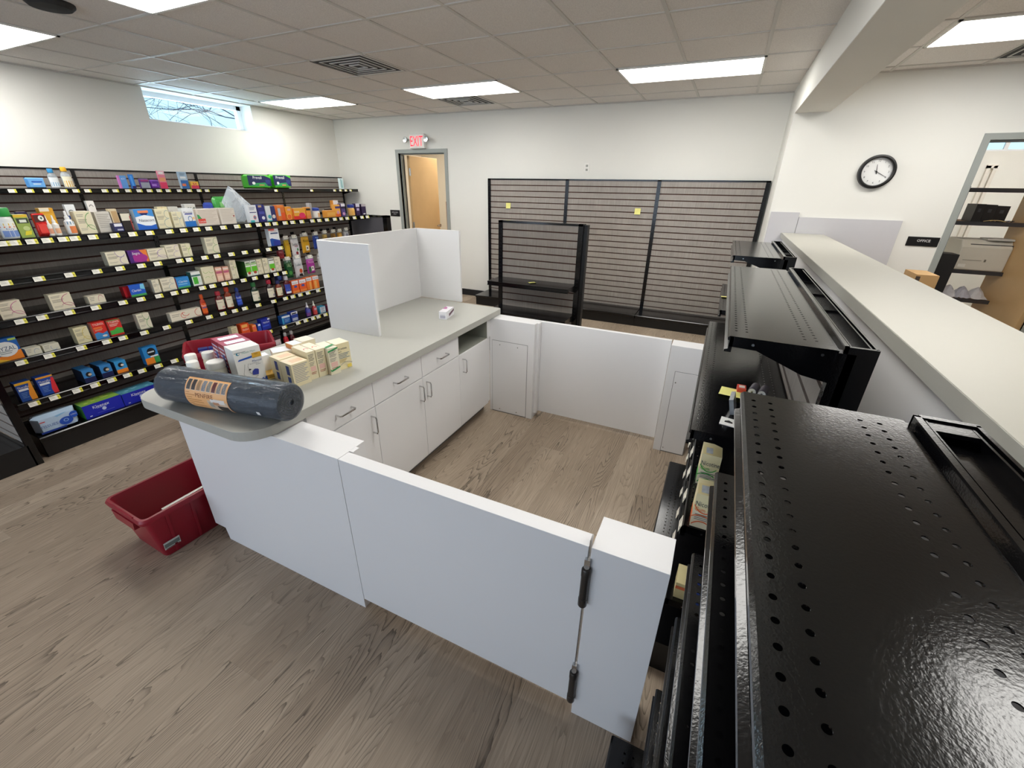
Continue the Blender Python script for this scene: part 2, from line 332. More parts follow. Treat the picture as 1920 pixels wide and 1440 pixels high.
# bare tree outside the high window
M_BARK = mat('5B5560', 0.9, noise=0.2, name='bark')
tr = thing('bare_tree', 'bare leafless tree seen through the high window in the left wall', 'tree', (-12.5, 9.5, 0))
b = MB()
def branch(p, d, L_, r, depth):
    pts = [p]; rr = [r]; q = p.copy(); dd = d.copy()
    for k in range(5):
        dd = (dd + Vector((R.uniform(-.3, .3), R.uniform(-.3, .3), R.uniform(-.2, .2)))*0.7).normalized(); q = q + dd*(L_/5); pts.append(q.copy()); rr.append(r*(1-0.13*(k+1)))
        if depth > 0 and k > 0:
            for _ in range(2):
                branch(q.copy(), (dd + Vector((R.uniform(-1, 1), R.uniform(-1, 1), R.uniform(-.5, .7)))).normalized(), L_*0.55, r*0.5, depth-1)
    b.tube(pts, rr, M_BARK, 5)
b.tube([(0, 0, 0), (0.1, 0, 2.2), (0, -0.2, 4.5), (0.1, -0.3, 6.5)], [0.2, 0.17, 0.13, 0.07], M_BARK, 8); b.obj('trunk', tr, smooth=True)
b = MB()
for k in range(20):
    branch(Vector((0, 0, 2.9+0.15*k)), Vector((R.uniform(-.3, .5), R.uniform(-1.2, -0.5), R.uniform(-.08, .3))).normalized(), R.uniform(3.0, 5.0), 0.017 if k % 6 != 3 else 0.042, 2)
b.obj('branches', tr)

# ------------------------------------------------------------------ doors
def lever(parent, x, y, z, s, ax=(1, 0)):
    q = MB(); q.lathe([(0.028, 0), (0.028, 0.008), (0.012, 0.01), (0.012, 0.045)], M_CHR, 16, axis='y', c=(x, y, z))
    q.box(x-0.008, y+0.035, z-0.009, x+0.11*s, y+0.052, z+0.009, M_CHR); return q
def door_frame(n, x0, x1, y0, y1, z, w_=0.05):
    q = MB()
    q.box(x0-w_, y0-0.012, 0, x0, y1+0.012, z+w_, M_FRAME); q.box(x1, y0-0.012, 0, x1+w_, y1+0.012, z+w_, M_FRAME); q.box(x0, y0-0.012, z, x1, y1+0.012, z+w_, M_FRAME)
    q.box(x0, y0+0.04, 0, x0+0.015, y0+0.09, z, M_FRAME); q.box(x1-0.015, y0+0.04, 0, x1, y0+0.09, z, M_FRAME); q.box(x0, y0+0.04, z-0.015, x1, y0+0.09, z, M_FRAME)
    return struct(q.obj(n))
fr = door_frame('door_frame_1', dx0, dx1, YB, YB+0.13, dz, 0.055); fr.name = 'trim_2'
fr = door_frame('door_frame_2', ox0, ox1, YC, YC+0.14, oz, 0.05); fr.name = 'trim_3'
q = MB(); q.box(0, -0.022, 0.01, 0.86, 0.022, 2.12, M_DOORW)
d1 = struct(q.obj('door_1', loc=(-4.90, YB+0.15, 0), rot=(0, 0, math.radians(93)), bevel=0.002), 'maple door standing open under the exit sign', 'door')
q = MB(); q.lathe([(0.028, 0), (0.028, 0.008), (0.012, 0.01), (0.012, 0.045)], M_CHR, 16, axis='y', c=(0.80, -0.068, 1.0)); q.box(0.69, -0.075, 0.99, 0.81, -0.058, 1.01, M_CHR); q.obj('door_handle', d1)
for z in (0.25, 1.05, 1.88):
    q = MB(); q.box(-0.03, -0.03, z-0.055, 0.012, -0.019, z+0.055, M_CHR); q.lathe([(0.008, -0.056), (0.008, 0.056)], M_CHR, 10, c=(-0.008, -0.03, z)); q.obj('hinge', d1)
q = MB(); q.box(-0.83, -0.022, 0.01, 0, 0.022, 2.09, M_DOORW)
d2 = struct(q.obj('door_2', loc=(2.735, YC+0.13, 0), rot=(0, 0, math.radians(-87.5)), bevel=0.002), 'maple office door swung open past the high counter', 'door')
q = MB(); q.lathe([(0.028, 0), (0.028, 0.008), (0.012, 0.01), (0.012, 0.045)], M_CHR, 16, axis='y', c=(-0.77, -0.068, 1.02)); q.box(-0.78, -0.075, 1.01, -0.66, -0.058, 1.03, M_CHR); q.obj('door_handle', d2)

# ------------------------------------------------------------------ ceiling fixtures
M_DIF = mat('FFFDF8', 0.5, noise=0.0, emit=9.0, name='led_diffuser')
M_FIX = mat('F0EFEA', 0.5, noise=0.01, name='fixture_white')
def light_panel(x0, x1, y0, y1, label, group):
    t = thing('ceiling_light_panel', label, 'ceiling light', ((x0+x1)/2, (y0+y1)/2, H), 0, group)
    a, c = (x1-x0)/2, (y1-y0)/2
    q = MB(); f = 0.02
    q.box(-a, -c, -0.014, a, -c+f, 0, M_FIX); q.box(-a, c-f, -0.014, a, c, 0, M_FIX); q.box(-a, -c, -0.014, -a+f, c, 0, M_FIX); q.box(a-f, -c, -0.014, a, c, 0, M_FIX)
    q.obj('fixture_frame', t)
    q = MB(); q.box(-a+f, -c+f, -0.010, a-f, c-f, -0.006, M_DIF); q.obj('diffuser', t)
LG = 'ceiling light panels'
light_panel(-5.87, -4.735, 4.57, 5.18, 'glowing ceiling light panel beside the high window', LG)
light_panel(-3.54, -2.345, 4.57, 5.18, 'glowing ceiling light panel in front of the vent near the exit door', LG)
light_panel(-1.15, 0.045, 4.57, 5.18, 'glowing ceiling light panel over the empty slatwall, nearest the white beam', LG)
light_panel(-5.93, -4.735, 1.52, 2.13, 'glowing ceiling light panel cut by the left edge of the photo', LG)
light_panel(-3.54, -2.345, 1.52, 2.13, 'glowing ceiling light panel cut by the top edge of the photo', LG)

light_panel(-1.15, 0.045, 1.52, 2.13, 'glowing ceiling light panel above the white checkout gates', LG)
light_panel(1.05, 2.26, 4.13, 4.74, 'glowing ceiling light panel right of the white beam', LG)
light_panel(1.05, 2.26, 1.08, 1.69, 'glowing ceiling light panel above the pale high counter', LG)
light_panel(2.2, 3.4, 6.4, 7.0, 'glowing ceiling light panel inside the office', LG)
light_panel(-5.4, -4.2, 7.0, 8.2, 'glowing ceiling light panel inside the room behind the exit door', LG)
M_VENT = mat('DAD9D5', 0.45, noise=0.01, name='vent_grey'); M_VD = mat('2A2A2B', 0.8, noise=0.0, name='vent_dark')
def vent(x, y, s, label):
    t = thing('ceiling_vent', label, 'vent', (x, y, H), 0, 'square ceiling air vents')
    q = MB(); q.box(-s, -s, -0.004, s, s, -0.001, M_VD); q.obj('vent_backing', t)
    q = MB(); k = 5
    for i in range(k):
        a = s*(1-i/k)*0.99; c = a-(0.02 if i == 0 else 0.010); d = 0.006+0.0018*i
        for (x0, y0, x1, y1) in ((-a, -a, a, -c), (-a, c, a, a), (-a, -c, -c, c), (c, -c, a, c)): q.box(x0, y0, -d, x1, y1, -0.004, M_VENT)
    q.obj('louvre_ring', t)
vent(-3.27, 3.64, 0.295, 'large square louvred ceiling vent in the middle of the ceiling')
vent(-3.25, 5.49, 0.295, 'square louvred ceiling vent behind the light panel near the back wall')
vent(1.95, 5.05, 0.295, 'square louvred ceiling vent cut by the right edge above the clock wall')
q = MB(); q.lathe([(0.12, 0), (0.12, -0.012), (0.1, -0.03), (0.0, -0.034)], M_VD, 24, c=(-3.95, 1.78, H)); tag(q.obj('ceiling_speaker'), 'dark round ceiling speaker at the top left of the ceiling', 'speaker')

# ------------------------------------------------------------------ wall things
t = thing('exit_sign', 'white exit sign with red letters and twin lamp heads above the back door', 'exit sign', (-4.55, YB, 2.30))
q = MB(); q.box(-0.14, -0.06, -0.1, 0.14, 0, 0.1, M_FIX); q.obj('sign_body', t, bevel=0.01)
q = MB(); RED = mat('F02035', 0.5, noise=0.0, emit=1.1, name='lit_red'); q.text('EXIT', (0, -0.0615, 0), (1, 0, 0), (0, 0, 1), 0.135, RED, 0.235); q.obj('lettering', t)
for s in (-1, 1):
    q = MB(); q.tube([(s*0.14, -0.03, 0.02), (s*0.17, -0.035, 0.02)], 0.012, M_FIX); q.lathe([(0.02, 0.02), (0.032, 0.0), (0.042, -0.035), (0.036, -0.045), (0, -0.04)], M_CHR, 18, axis='y', c=(s*0.195, -0.05, 0.02)); q.obj('lamp_head', t, smooth=True)
q = MB(); M_SIGN = mat('121214', 0.35, noise=0.02, name='sign_black'); SW = ink('E8E8E8')
t = thing('wall_sign', 'small black two-line wall sign left of the back door', 'sign', (-5.14, YB, 1.245)); q.box(-0.1, -0.008, -0.05, 0.1, 0, 0.05, M_SIGN); q.obj('plaque', t, bevel=0.003)
q = MB(); q.text('EMPLOYEES', (0, -0.0088, 0.014), (1, 0, 0), (0, 0, 1), 0.017, SW); q.text('ONLY', (0, -0.0088, -0.014), (1, 0, 0), (0, 0, 1), 0.017, SW); q.obj('lettering', t)
t = thing('wall_sign', 'black plaque reading OFFICE beside the office door', 'sign', (1.735, YC, 1.27)); q = MB(); q.box(-0.125, -0.008, -0.042, 0.115, 0, 0.042, M_SIGN); q.obj('plaque', t, bevel=0.003)
q = MB(); q.text('OFFICE', (0.0, -0.0088, 0.008), (1, 0, 0), (0, 0, 1), 0.022, SW); q.obj('lettering', t)
t = thing('wall_outlet', 'white wall outlet above the empty slatwall', 'outlet', (-1.83, YB, 1.93)); q = MB(); q.box(-0.035, -0.006, -0.057, 0.035, 0, 0.057, M_FIX); q.obj('cover_plate', t, bevel=0.002)
q = MB()
for z in (-0.024, 0.024): q.box(-0.015, -0.0075, z-0.014, 0.015, -0.006, z+0.014, M_TOP); q.box(-0.007, -0.0082, z-0.006, -0.004, -0.0075, z+0.006, M_HOLE); q.box(0.004, -0.0082, z-0.006, 0.007, -0.0075, z+0.006, M_HOLE)
q.obj('socket', t)
# clock
t = thing('wall_clock', 'round black-rimmed wall clock with white face on the right wall', 'clock', (1.19, YC, 1.865))
q = MB(); q.lathe([(0.118, -0.004), (0.118, -0.036), (0.128, -0.045), (0.142, -0.04), (0.145, 0.0)], M_BLKM, 48, axis='y', cap=False); q.obj('rim', t, smooth=True)
q = MB(); q.lathe([(0.12, -0.002), (0.12, -0.008)], mat('F0F0EE', 0.5, noise=0.0), 48, axis='y'); q.obj('clock_face', t)
q = MB()
for k in range(1, 13):
    a = math.radians(90-30*k); q.text(str(k), (0.093*math.cos(a), -0.0092, 0.093*math.sin(a)), (1, 0, 0), (0, 0, 1), 0.016, M_BLKM)
for k in range(60):
    a = 2*PI*k/60; c_, s_ = math.cos(a), math.sin(a); q.add([(0.110*c_-0.0007*s_, -0.009, 0.110*s_+0.0007*c_), (0.110*c_+0.0007*s_, -0.009, 0.110*s_-0.0007*c_), (0.115*c_+0.0007*s_, -0.009, 0.115*s_-0.0007*c_), (0.115*c_-0.0007*s_, -0.009, 0.115*s_+0.0007*c_)], [(0, 1, 2, 3)], M_BLKM)
q.obj('numerals', t)
def hand(nm, ang, L_, w_, yy):
    a = math.radians(ang); c_, s_ = math.sin(a), math.cos(a); q = MB()
    q.add([(-0.02*c_-w_*s_, yy, -0.02*s_+w_*c_), (-0.02*c_+w_*s_, yy, -0.02*s_-w_*c_), (L_*c_+w_*s_*.5, yy, L_*s_-w_*c_*.5), (L_*c_-w_*s_*.5, yy, L_*s_+w_*c_*.5)], [(0, 1, 2, 3)], M_BLKM); q.obj(nm, t)
hand('hour_hand', -10, 0.062, 0.0035, -0.012); hand('minute_hand', 118, 0.098, 0.0028, -0.014)
q = MB(); q.lathe([(0.006, -0.008), (0.006, -0.018)], M_BLKM, 12, axis='y'); q.obj('centre_pin', t)

# ------------------------------------------------------------------ shop shelving
PITCH = 0.0762
def slats(q, x0, x1, z0, z1, yf=0.0, s=1):       # slatted face at y=yf looking to -y (s=1) or +y (s=-1)
    z = z1; q.box(x0, yf+s*0.007, z0, x1, yf+s*0.018, z1, M_GRV)
    while z > z0+0.01:
        zb = max(z-PITCH+0.013, z0); q.box(x0, yf, zb, x1, yf+s*0.009, z, M_SLAT); z -= PITCH
def upright(parent, x, z1, y0=-0.008, y1=0.03, w_=0.032, slots=True):
    q = MB(); q.box(x-w_/2, y0, 0, x+w_/2, y1, z1, M_BLK)
    if slots:
        z = 0.2
        while z < z1-0.03:
            for dx in (-0.007, 0.007): q.quad([(x+dx-0.002, y0-0.0006, z), (x+dx+0.002, y0-0.0006, z), (x+dx+0.002, y0-0.0006, z+0.014), (x+dx-0.002, y0-0.0006, z+0.014)], M_HOLE)
            z += 0.0381
    return q.obj('upright', parent)
def deck(q, x0, x1, y0, y1, z, rows, n=10, r=0.0036):
    P_ = 0.0254; ys = sorted(rows); x0i = x0+0.02; N = int((x1-x0-0.04)/P_); x1i = x0i+N*P_
    edges = [y0]
    for y in ys:
        if not rows: break
        edges += [y-P_/2, y+P_/2]
    edges.append(y1)
    E_ = [edges[0]]
    for v in edges[1:]:
        if v-E_[-1] > 1e-5: E_.append(v)
    for a, c in zip(E_[:-1], E_[1:]):
        mid = (a+c)/2; row = [y for y in ys if abs(y-mid) < 1e-4]
        if not row: q.quad([(x0, a, z), (x1, a, z), (x1, c, z), (x0, c, z)], M_BLK); continue
        q.quad([(x0, a, z), (x0i, a, z), (x0i, c, z), (x0, c, z)], M_BLK); q.quad([(x1i, a, z), (x1, a, z), (x1, c, z), (x1i, c, z)], M_BLK)
        for i in range(N):
            xa, xb = x0i+i*P_, x0i+(i+1)*P_; cx, cy = (xa+xb)/2, mid
            m4 = 4*max(2, n//4); circ = [(cx+r*math.cos(2*PI*(k+0.5)/m4 - 3*PI/4 - PI/m4), cy+r*math.sin(2*PI*(k+0.5)/m4 - 3*PI/4 - PI/m4)) for k in range(m4)]
            cor = [(xa, a), (xb, a), (xb, c), (xa, c)]; h4 = m4//4
            vs = [(u, v, z) for u, v in cor] + [(u, v, z) for u, v in circ] + [(u, v, z-0.0015) for u, v in circ]; fs = []
            for k in range(4):
                ring = [4+(k*h4+j) % m4 for j in range(h4+1)]; fs.append(tuple([k, (k+1) % 4] + ring[::-1]))
            for k in range(m4): fs.append((4+k, 4+(k+1) % m4, 4+m4+(k+1) % m4, 4+m4+k))
            q.add(vs, fs, M_BLK)
TAGM = None
def price_tag(parent, x, y, z, kind=0):
    global TAGM
    if TAGM is None:
        TAGM = []
        for yel in (True, False):
            q = MB(); q.box(-0.027, -0.0012, -0.0145, 0.027 if not yel else 0.013, 0.0, 0.0145, M_TAGW)
            if yel: q.box(0.013, -0.0012, -0.0145, 0.027, 0.0, 0.0145, M_TAGY)
            for k in range(3): q.box(-0.023, -0.0016, 0.008-k*0.006, -0.002+0.003*k, -0.0012, 0.0095-k*0.006, ink('9A9A92'))
            q.box(0.015, -0.0016, -0.006, 0.023, -0.0012, 0.004, ink('A9A23A') if yel else ink('9A9A92'))
            o = q.obj('price_tag', parent); me = o.data; bpy.data.objects.remove(o); TAGM.append(me)
    o = bpy.data.objects.new('price_tag', TAGM[kind]); COL.objects.link(o); o.parent = parent; o.location = (x, y, z); o.rotation_euler = (math.radians(-14), 0, 0); return o
def shelf(parent, x0, x1, D, z, rows=True, tags=(), yellow=True, nh=8, yb=-0.004, name='shelf'):
    q = MB(); rw = []
    if rows: rw = [-D+0.0185+0.0, -D+0.0185+0.0254, yb-0.0385-0.0254, yb-0.0385]
    if D < 0.15: rw = rw[:2]
    rw = [y for y in rw if -D < y < yb]
    deck(q, x0, x1, -D+0.004, yb, z, rw, nh)
    pr = [(-D+0.004, z), (-D, z-0.004), (-D, z-0.010), (-D+0.005, z-0.013), (-D+0.005, z-0.034), (-D-0.003, z-0.037), (-D-0.003, z-0.043), (-D+0.014, z-0.043), (-D+0.014, z-0.003)]
    q.prism(pr, 'x', x0, x1, M_BLK)
    for xa, xb in ((x0, x0+0.0025), (x1-0.0025, x1)):
        q.prism([(-D+0.006, z-0.001), (yb, z-0.001), (yb, z-0.085), (yb-0.06, z-0.075), (-D+0.07, z-0.03), (-D+0.006, z-0.028)], 'x', xa, xb, M_BLK)
    o = q.obj(name, parent)
    for xa in (x0-0.0012, x1+0.0004):
        for yy in (-D+0.06, yb-0.03):
            b2 = MB(); b2.lathe([(0.0035, 0), (0.0035, 0.0008)], M_CHR, 8, axis='x', c=(xa, yy, z-0.016)); b2.obj('rivet', o)
    for tx in tags: price_tag(o, tx, -D-0.004, z-0.022, 0 if yellow else 1)
    return o
def base_unit(parent, x0, x1, D, z, rows=True, nh=6):
    q = MB(); deck(q, x0, x1, -D, -0.004, z, [-D+0.04, -D+0.0654] if rows else [], nh)
    q.prism([(-D, z), (-D-0.006, z-0.006), (-D-0.006, z-0.034), (-D+0.004, z-0.036), (-D+0.004, z-0.002)], 'x', x0, x1, M_BLK); q.obj('base_deck', parent)
    q = MB(); q.box(x0, -D+0.012, 0, x1, -D+0.02, z-0.03, M_BLKM); q.box(x0, -D+0.012, 0, x0+0.004, 0, z-0.002, M_BLKM); q.box(x1-0.004, -D+0.012, 0, x1, 0, z-0.002, M_BLKM); q.obj('kick_plate', parent)

# left gondola in front of the product wall (front faces +x)
LGX, LGY, LT = -4.17, 0.83, 1.34
t = thing('gondola_shelving', 'long low black slatwall gondola stocked with medicine packs on the left', 'shelving', (LGX, LGY, 0), PI/2)
LG_ = t; LB = [0.0, 1.22, 2.13, 3.35]
for x in LB: upright(t, x, LT)
for a, c in zip(LB[:-1], LB[1:]):
    q = MB(); slats(q, a+0.016, c-0.016, 0.15, LT-0.02); q.box(a+0.016, 0.03, 0.15, c-0.016, 0.036, LT-0.02, M_SLAT); q.obj('slat_panel', t); base_unit(t, a, c, 0.385, 0.15, rows=False)
q = MB(); q.box(0, -0.006, LT-0.02, 3.35, 0.06, LT-0.003, M_BLK); q.obj('top_rail', t)
TG = {'top': [3.042, 3.158, 3.276, 3.401, 3.492, 3.585, 3.726, 3.818, 3.932, 4.036, 4.134, 4.23, 4.324, 4.443, 4.556, 4.667, 4.762, 5.066, 5.719, 6.339, 6.796, 6.922, 7.039, 7.147], 's2': [0.27, 0.317, 0.393, 0.466, 0.544, 0.603, 0.699, 0.822, 0.931, 1.04, 1.174, 1.277, 1.375, 1.472, 1.596, 1.715, 1.819, 1.922, 2.014, 2.092, 2.202, 2.287, 2.395, 2.526, 2.615, 2.715, 2.826, 2.918, 3.005, 3.119, 3.238, 3.327], 's3': [0.203, 0.352, 0.504, 0.65, 0.784, 0.917, 1.027, 1.183, 1.255, 1.377, 1.479, 1.605, 1.728, 1.847, 1.967, 2.094], 's4': [0.187, 0.288, 0.424, 0.567, 0.727, 0.842, 0.964, 1.074, 1.154, 1.292, 1.376, 1.482, 1.544, 1.655, 1.765, 1.886, 1.989, 2.085], 's5': [0.106, 0.239, 0.407, 0.552, 0.65, 0.788, 0.944, 1.113, 1.278, 1.399, 1.506, 1.602, 1.737, 1.901, 2.035, 2.123, 2.213, 2.309, 2.443, 2.568], 's6': [0.072, 0.173, 0.294, 0.394, 0.493, 0.592, 0.687, 0.801, 0.919, 1.699, 1.79, 1.955, 2.121, 2.217, 2.315, 2.387, 2.484, 2.577]}
shelf(t, 0.0, 3.35, 0.31, 1.358, rows=False, tags=TG['s2'])
shelf(t, 0.0, 2.13, 0.31, 1.137, rows=False, tags=TG['s3'])
shelf(t, 0.0, 2.13, 0.31, 0.902, rows=False, tags=TG['s4'])
shelf(t, 0.0, 3.35, 0.31, 0.655, rows=False, tags=TG['s5'])
shelf(t, 0.0, 3.35, 0.31, 0.377, rows=False, tags=TG['s6'])
# end caps of the left gondola
t = thing('gondola_end_cap', 'black slatted gondola end cap at the left edge of the photo', 'shelving', (-4.66, 0.76, 0), 0)
for x in (0.016, 0.904): upright(t, x, 1.35)
q = MB(); slats(q, 0.03, 0.89, 0.15, 1.33); q.obj('slat_panel', t); base_unit(t, 0, 0.92, 0.42, 0.15); q = MB(); q.box(0, -0.006, 1.33, 0.92, 0.03, 1.35, M_BLK); q.obj('top_rail', t)
t = thing('gondola_end_cap', 'plain dark back of the gondola end cap at the far end of the stocked gondola', 'shelving', (-4.84, 4.235, 0), 0)
M_DGR = mat('6A686C', 0.5, noise=0.05, name='dark_grey_panel')
for x in (0.03, 1.19): upright(t, x, 1.355, -0.02, 0.05, 0.06, False)
q = MB(); q.box(0.06, 0.0, 0.15, 1.16, 0.012, 1.335, M_DGR); q.obj('back_panel', t)
q = MB(); q.box(0, -0.02, 1.335, 1.22, 0.05, 1.355, M_BLK); q.obj('top_rail', t)
q = MB(); q.box(0.0, 0.012, 0, 1.22, 0.4, 0.15, M_BLK); q.obj('base_deck', t)
# tall unit on the left wall
t = thing('wall_shelving', 'tall black slatwall shelving along the left wall under the high window', 'shelving', (-6.2, -1.17, 0), PI/2)
WB = [1.22*k for k in range(7)]
for x in WB: upright(t, x, 1.79)
for a, c in zip(WB[:-1], WB[1:]):
    q = MB(); slats(q, a+0.016, c-0.016, 0.15, 1.775); q.obj('slat_panel', t)
q = MB(); q.box(0, -0.006, 1.775, 7.32, 0.06, 1.79, M_BLK); q.obj('top_rail', t)
base_unit(t, 0, 7.32, 0.40, 0.15, rows=False)
shelf(t, 0, 7.33, 0.35, 1.608, rows=False, tags=TG['top'])
# empty wall unit on the back wall
t = thing('wall_shelving', 'wide empty black slatwall unit with two sticky notes on the back wall', 'shelving', (-3.31, 6.17, 0), 0)
for x in (0.022, 1.235, 2.455, 3.668): upright(t, x, 1.79, w_=0.046)
for a, c in ((0, 1.22), (1.22, 2.44), (2.44, 3.66)):
    q = MB(); slats(q, a+0.03, c+0.002, 0.15, 1.775); q.obj('slat_panel', t)
    base_unit(t, a, c+0.01, 0.44, 0.15)
q = MB(); q.box(0, -0.008, 1.775, 3.69, 0.045, 1.792, M_BLK); q.obj('top_rail', t)
# small free-standing unit
t = thing('gondola_shelving', 'small empty double-sided black slatwall gondola with one sticky note on its shelf', 'shelving', (-2.23, 4.4, 0), 0)
for x in (0.022, 0.924): upright(t, x, 1.355, w_=0.05); 
q = MB(); q.box(0.0, 0.03, 0, 0.032, 0.10, 1.35, M_BLKM); q.obj('side_channel', t); q = MB(); q.box(0.914, 0.03, 0, 0.985, 0.10, 1.345, M_BLKM); q.obj('side_channel', t)
q = MB(); slats(q, 0.03, 0.915, 0.15, 1.335); slats(q, 0.03, 0.915, 0.15, 1.335, 0.1, -1); q.obj('slat_panel', t)
q = MB(); q.box(0, -0.008, 1.335, 0.946, 0.1, 1.355, M_BLK); q.obj('top_rail', t)
shelf(t, 0.01, 0.925, 0.30, 0.757, rows=False); shelf(t, 0.01, 0.925, 0.33, 0.435, rows=False); base_unit(t, 0, 0.946, 0.40, 0.15)
# right-hand row of double-sided bays beside the high counter (front faces -x)
def bay(xp, yfar, L, ztop, Dtop, shelves, label, dt=0.07, zc=0.012, nh=8, base=0.33, recess=0.028, ndiv=3, cap=False):
    t = thing('gondola_shelving', label, 'shelving', (xp, yfar, 0), -PI/2, 'black gondola bays beside the high counter')
    for x in (0.016, L-0.016): upright(t, x, ztop-0.005)
    for xa in (0, L-0.004): q = MB(); q.box(xa, 0.012, 0.0, xa+0.004, dt, ztop+zc, M_BLK); q.obj('end_plate', t)
    q = MB(); slats(q, 0.032, L-0.032, 0.15, ztop-0.05); slats(q, 0.032, L-0.032, 0.15, ztop-0.05, dt, -1); q.obj('slat_panel', t)
    q = MB(); z0, z1 = ztop-recess, ztop+zc
    e_ = 0.0045; q.box(e_, 0.004, z0, L-e_, 0.013, z1, M_BLK); q.box(e_, 0.0165, z0, L-e_, 0.019, z1-0.002, M_BLK); q.box(e_, dt-0.006, z0, L-e_, dt-0.0005, z1, M_BLK); q.box(e_, dt-0.013, z0, L-e_, dt-0.0095, z1-0.003, M_BLK)
    q.box(e_, 0.004, z0, 0.010, dt-0.0005, z1, M_BLK); q.box(L-0.010, 0.004, z0, L-e_, dt-0.0005, z1, M_BLK); q.box(e_, 0.01, z0-0.004, L-e_, dt-0.004, z0, M_BLK)
    for k in range(ndiv): xx = L*(0.12+0.22*k); q.box(xx, 0.019, z0, xx+0.003, dt-0.01, z0+0.006, M_HOLE)
    q.obj('top_channel', t)
    if cap: q = MB(); q.box(0.0105, 0.02, z1-0.010, 0.045, dt-0.014, z1-0.003, M_BLK); q.obj('channel_cap', t)
    shelf(t, 0.004, L-0.004, Dtop, ztop, nh=nh)
    for z, D, tg in shelves: shelf(t, 0.004, L-0.004, D, z, tags=tg, nh=max(4, nh-2), yellow=False)
    base_unit(t, 0, L, base, 0.15)
    return t
bay(0.322, 0.81, 1.22, 1.36, 0.238, [(1.18, 0.245, ()), (0.96, 0.248, ()), (0.75, 0.248, ()), (0.46, 0.25, ())], 'nearest empty black gondola bay with perforated glossy top in the lower right corner', dt=0.085, nh=20, ndiv=0, recess=0.008, cap=True)
bay(0.305, 2.42, 1.24, 1.35, 0.243, [(1.06, 0.285, ()), (0.715, 0.245, [0.12+0.155*k for k in range(8)]), (0.38, 0.245, [0.09+0.16*k for k in range(8)])], 'middle black gondola bay holding gum cartons and batteries on its lower shelves')
bay(0.335, 3.87, 0.92, 1.335, 0.26, [(1.0, 0.265, ()), (0.55, 0.26, ())], 'farthest short black gondola bay of the row beside the high counter')
# dark blue smoked panel under the nearest top channel
# sticky notes
def note(x, y, z, rot, label, s=0.075):
    q = MB(); n_ = 6
    for i in range(n_):
        a0, a1 = i/n_, (i+1)/n_; f = lambda a: 0.0012+0.006*max(0, a-0.5)**2*4
        q.quad([(-s/2, s/2-a0*s, f(a0)), (s/2, s/2-a0*s, f(a0)), (s/2, s/2-a1*s, f(a1)), (-s/2, s/2-a1*s, f(a1))], M_YEL)
    o = q.obj('sticky_note', None, (x, y, z), rot); tag(o, label, 'sticky note', 'yellow sticky notes'); return o
note(-2.97, 6.163, 1.43, (PI/2, 0, 0), 'yellow sticky note on the left panel of the empty back-wall slatwall')
note(-1.08, 6.163, 1.415, (PI/2, 0, 0.0), 'yellow sticky note on the middle panel of the empty back-wall slatwall')
note(-1.75, 4.24, 0.7575, (0, 0, 0.75), 'yellow sticky note lying on the shelf of the small free-standing gondola')
note(0.135, 1.50, 1.0605, (0, 0, -0.12), 'yellow sticky note beside the batteries on the middle gondola bay', 0.085)
note(0.10, 3.35, 1.0005, (0, 0, 0.1), 'yellow sticky note on a lower shelf of the farthest gondola bay', 0.06)

# ------------------------------------------------------------------ white checkout enclosure
ZG = 0.785
t = thing('cabinet_run', 'white base cabinets with wire pulls under the greige worktop', 'cabinet', (0, 0, 0))
q = MB(); q.box(-2.09, 0.913, 0.09, -1.48, 2.76, 0.643, M_WHITE); q.box(-2.09, 0.913, 0.643, -1.48, 2.288, 0.787, M_WHITE); q.box(-2.09, 2.702, 0.643, -1.47, 2.76, 0.787, M_WHITE); q.box(-2.09, 2.288, 0.643, -2.0, 2.702, 0.787, M_WHITE)
q.box(-2.04, 0.93, 0, -1.54, 2.76, 0.09, M_SEAM); q.obj('carcass', t)
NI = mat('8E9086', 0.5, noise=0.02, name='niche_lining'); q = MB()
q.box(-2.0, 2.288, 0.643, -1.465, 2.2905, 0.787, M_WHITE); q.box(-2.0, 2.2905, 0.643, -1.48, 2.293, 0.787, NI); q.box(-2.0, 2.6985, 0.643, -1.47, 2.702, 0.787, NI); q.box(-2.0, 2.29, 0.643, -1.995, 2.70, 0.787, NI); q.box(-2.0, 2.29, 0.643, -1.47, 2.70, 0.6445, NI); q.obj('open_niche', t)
def pull(parent, p, vert):
    x, y, z = p; L_ = 0.048; q = MB()
    if vert: pts = [(x, y, z-L_), (x+0.027, y, z-L_), (x+0.032, y, z-L_+0.008), (x+0.032, y, z+L_-0.008), (x+0.027, y, z+L_), (x, y, z+L_)]
    else: pts = [(x, y-L_, z), (x+0.027, y-L_, z), (x+0.032, y-L_+0.008, z), (x+0.032, y+L_-0.008, z), (x+0.027, y+L_, z), (x, y+L_, z)]
    q.tube(pts, 0.0042, M_CHR, 8); q.obj('handle', parent, smooth=True)
YD = [1.062, 1.466, 1.876, 2.287, 2.70]
for k in range(3):
    q = MB(); q.box(-1.48, YD[k]+0.0015, 0.648, -1.462, YD[k+1]-0.0015, 0.783, M_WHITE); d = q.obj('drawer_front', t, bevel=0.001); pull(d, (-1.462, (YD[k]+YD[k+1])/2, 0.715), False)
for k, hy in enumerate((1.466-0.035, 1.876-0.035, 1.876+0.035, 2.287+0.045)):
    q = MB(); q.box(-1.48, YD[k]+0.0015, 0.095, -1.462, YD[k+1]-0.0015, 0.642, M_WHITE); d = q.obj('cabinet_door', t, bevel=0.001); pull(d, (-1.462, hy, 0.555), True)
